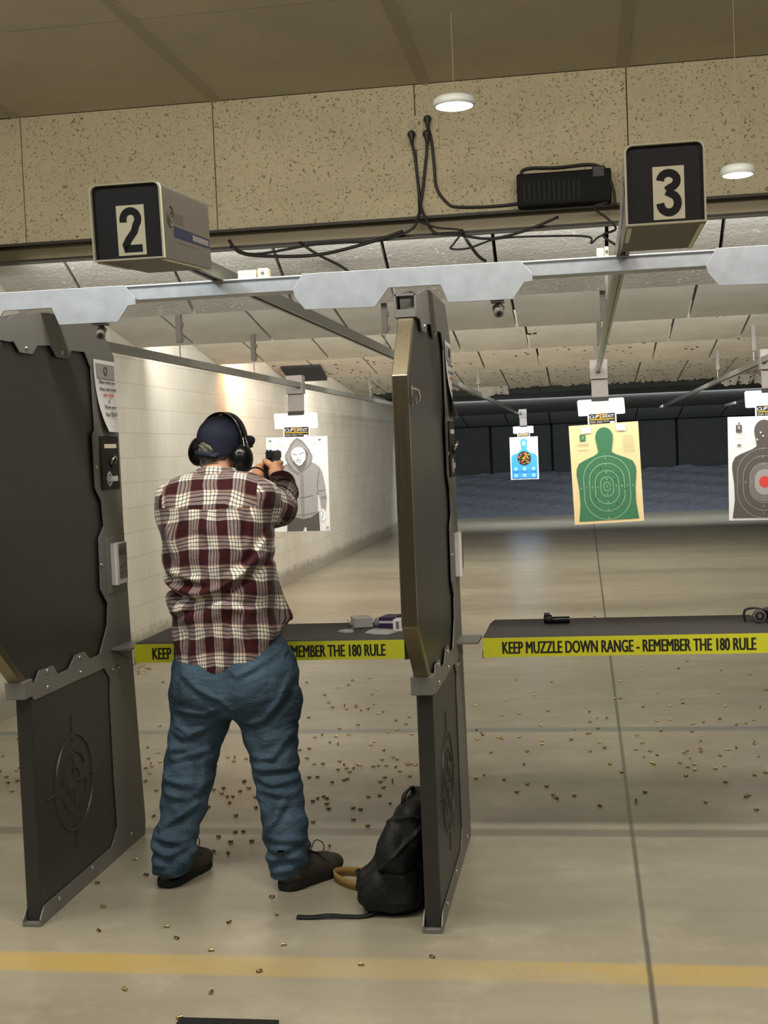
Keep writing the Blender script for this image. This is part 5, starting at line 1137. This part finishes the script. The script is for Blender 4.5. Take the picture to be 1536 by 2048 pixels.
CAS = [(-0.545,8.122),(-0.264,7.784),(-0.716,7.971),(-0.533,7.672),(-0.432,7.723),(-0.017,7.750),(0.027,7.566),(0.080,7.575),(-0.016,7.472),(0.300,7.879),(0.459,7.906),(0.541,7.979),(0.361,7.473),(0.440,7.517),(0.553,7.393),(0.614,7.437),(0.713,7.517),(0.895,7.489),(0.786,7.365),(0.839,7.403),(0.973,7.824),(0.779,7.885),(-0.294,7.388),(-0.649,7.282),(-0.619,7.201),(-0.627,7.042),(-0.604,7.142),(-0.518,7.086),(-0.495,7.062),(-0.401,7.093),(-0.273,7.000),(-0.273,6.917),(-0.117,7.024),(-0.102,7.279),(0.028,7.300),(-0.031,7.164),(-0.013,7.178),(0.030,6.955),(0.056,6.825),(-0.018,6.752),(-0.344,6.754),(-0.530,6.736),(-0.348,6.479),(0.077,6.478),(0.129,6.315),(-0.532,6.275),(-0.566,6.204),(-0.430,6.185),(-0.316,6.101),(-0.224,6.059),(-0.358,5.956),(-0.188,5.905),(-0.179,5.872),(-0.168,5.840),(-0.094,5.896),(0.019,5.732),(0.224,5.953),(0.177,5.796),(0.477,5.788),(0.659,5.875),(0.675,5.901),(0.678,5.667),(0.598,6.130),(0.745,6.258),(0.802,6.306),(0.626,6.440),(0.577,6.383),(0.478,6.361),(0.427,6.246),(0.486,6.465),(0.418,6.497),(0.449,6.418),(0.473,6.597),(0.543,6.797),(0.539,6.733),(0.558,6.974),(0.680,6.777),(0.723,6.815),(0.626,6.647),(0.830,6.949),(0.826,6.904),(0.809,6.624),(0.367,7.215),(0.532,7.200),(0.235,7.113),(0.255,6.931),(0.215,6.791),(0.287,6.746),(0.316,6.665),(0.249,6.629),(0.284,6.507),(0.291,6.475),(0.453,6.705),(0.473,6.751),(-0.504,8.826),(-0.264,8.729),(0.141,8.154),(0.174,8.152),(0.184,8.741),(0.403,8.317),(0.545,8.132),(0.779,8.295),(1.052,8.925),(1.082,8.373),(0.683,9.494),(0.602,9.206),(0.347,9.333),(-0.368,8.279),(0.880,9.098),(-0.042,12.523),(0.525,12.531),(0.051,12.002),(-1.362,8.033),(-1.511,7.906),(-1.412,7.857),(-1.266,7.807),(-1.288,7.749),(-1.701,7.661),(-1.084,7.653),(-1.151,7.554),(-1.358,7.446),(-1.075,7.444),(-1.451,7.349),(-1.151,7.230),(-1.106,7.296),(-1.010,7.182),(-1.367,7.182),(-1.431,7.133),(-1.520,7.182),(-1.549,7.121),(-1.439,6.991),(-1.379,6.924),(-1.197,6.923),(-1.190,6.995),(-1.108,6.798),(-1.523,6.840),(-1.568,6.807),(-1.489,6.622),(-1.084,6.585),(-1.034,6.637),(-1.006,6.593),(-1.301,6.551),(-1.425,6.504),(-1.379,6.504),(-1.264,6.487),(-1.194,6.486),(-1.178,6.468),(-1.239,6.413),(-1.202,6.415),(-1.209,6.340),(-1.277,6.381),(-1.107,6.444),(-1.083,6.464),(-1.043,6.467),(-0.989,6.433),(-0.945,6.519),(-0.936,6.483),(-0.921,6.504),(-0.893,6.477),(-0.957,6.352),(-0.895,6.253),(-1.013,6.226),(-1.394,6.231),(-1.354,6.242),(-1.261,6.140),(-1.209,6.180),(-1.198,6.205),(-1.024,6.147),(-0.964,6.144),(-0.992,6.041),(-0.867,6.059),(-1.036,5.874),(-0.988,5.894),(-1.286,5.800),(-1.271,5.848),(-1.249,5.876),(-1.227,5.846),(-1.210,5.757),(-1.185,5.672),(-1.077,5.687),(-1.038,5.662),(-0.921,5.765),(-1.043,5.507),(-0.964,5.410),(-1.213,5.464),(-1.076,5.132),(-0.911,4.802),(-1.020,4.074),(-3.041,8.934),(-2.568,7.452),(-2.451,6.890),(-2.351,6.766),(-2.357,6.628),(-2.270,6.558),(-2.311,6.531),(-2.283,6.464),(-2.304,6.424),(-2.244,6.311),(-2.214,6.162),(-2.099,5.990),(-1.963,5.546),(-1.841,5.184),(-1.721,4.746),(-2.101,7.222),(-1.926,6.656),(-1.883,6.634),(-1.818,6.620),(-1.868,6.559),(-1.939,6.460),(-1.704,6.156),(-1.814,6.002),(-1.773,6.028),(-1.758,5.937),(-1.714,5.879),(-1.686,5.876),(-1.678,5.976),(-1.648,6.030),(-1.574,5.871),(-1.673,5.771),(-1.528,5.694),(-1.752,5.697),(-1.753,5.618),(-1.587,5.565),(-1.488,5.326),(-1.522,5.316),(-1.575,5.246),(-1.502,5.174),(-1.416,5.188),(-1.538,5.049),(-1.473,5.030),(-1.169,4.521),(-1.108,4.343),(-1.257,4.265),(-3.214,6.695),(-3.075,6.366),(-3.006,6.440),(-2.992,6.373),(-2.989,6.247),(-2.894,6.171),(-2.926,6.133),(-2.831,5.969),(-2.761,5.931),(-3.313,7.098),(-1.880,4.648),(-1.761,4.397),(-1.689,4.167),(-1.833,4.935),(-1.465,4.215),(-1.396,4.112),(-1.248,4.014),(-1.046,3.855),(-0.739,3.925),(-0.524,3.996),(-1.427,3.699),(-1.153,3.689),(-1.196,3.515),(-0.531,4.502),(-3.451,9.562),(-3.444,9.591),(-3.317,9.320),(-3.535,9.717),(-3.393,9.406),(-3.338,9.516),(-3.360,9.521),(-3.329,9.361),(-3.456,9.726),(-3.448,9.661),(-3.390,9.580),(-3.353,9.307),(-1.472,8.024),(-1.466,7.977),(-1.668,8.121),(-1.611,7.968),(-1.544,8.995),(-1.971,8.862),(-1.420,8.541),(-1.650,8.729),(-1.701,8.623),(-1.744,8.378),(-1.541,7.999),(-1.376,7.897),(-1.656,8.913),(-1.378,7.925),(-1.428,8.379)]
# ------------------------------------------------------------------ spent brass on the floor
rc = .0052; prof = [(.0042, 0), (.0050, .0006), (.0050, .0015), (.0044, .002), (.0044, .0026), (rc*.95, .0034), (rc, .0185), (rc*.88, .0192), (rc*.8, .0188), (rc*.78, .009), (.001, .0088)]
first = None
for i, (x, y) in enumerate(CAS):
    an = random.uniform(0, 2*PI) if random.random() < .45 else random.gauss(0, .35)
    if first is None:
        mb = MB(); mb.lathe([(r_, h-.0095) for r_, h in prof], (0, 0, 0), (1, 0, 0), 14); first = o = obj('spent_casing', mb, 'brass', smooth=35)
        tag(o, 'small spent brass cartridge casing lying on the concrete floor', 'spent casing', 'spent brass casings on the floor')
    else:
        o = first.copy(); COL.objects.link(o)
    o.location = (x, y, .0054); o.rotation_euler = (0, 0, an)
    if i % 37 == 20: o.location.z = .0097; o.rotation_euler = (0, PI/2, an)
mb = MB(); mb.box((-1.19, 3.2, 0), (-.90, 3.505, .012)); tag(obj('floor_mat', mb, 'nylon', bevel=.004), 'black floor mat just showing at the bottom edge of the picture', 'floor mat')
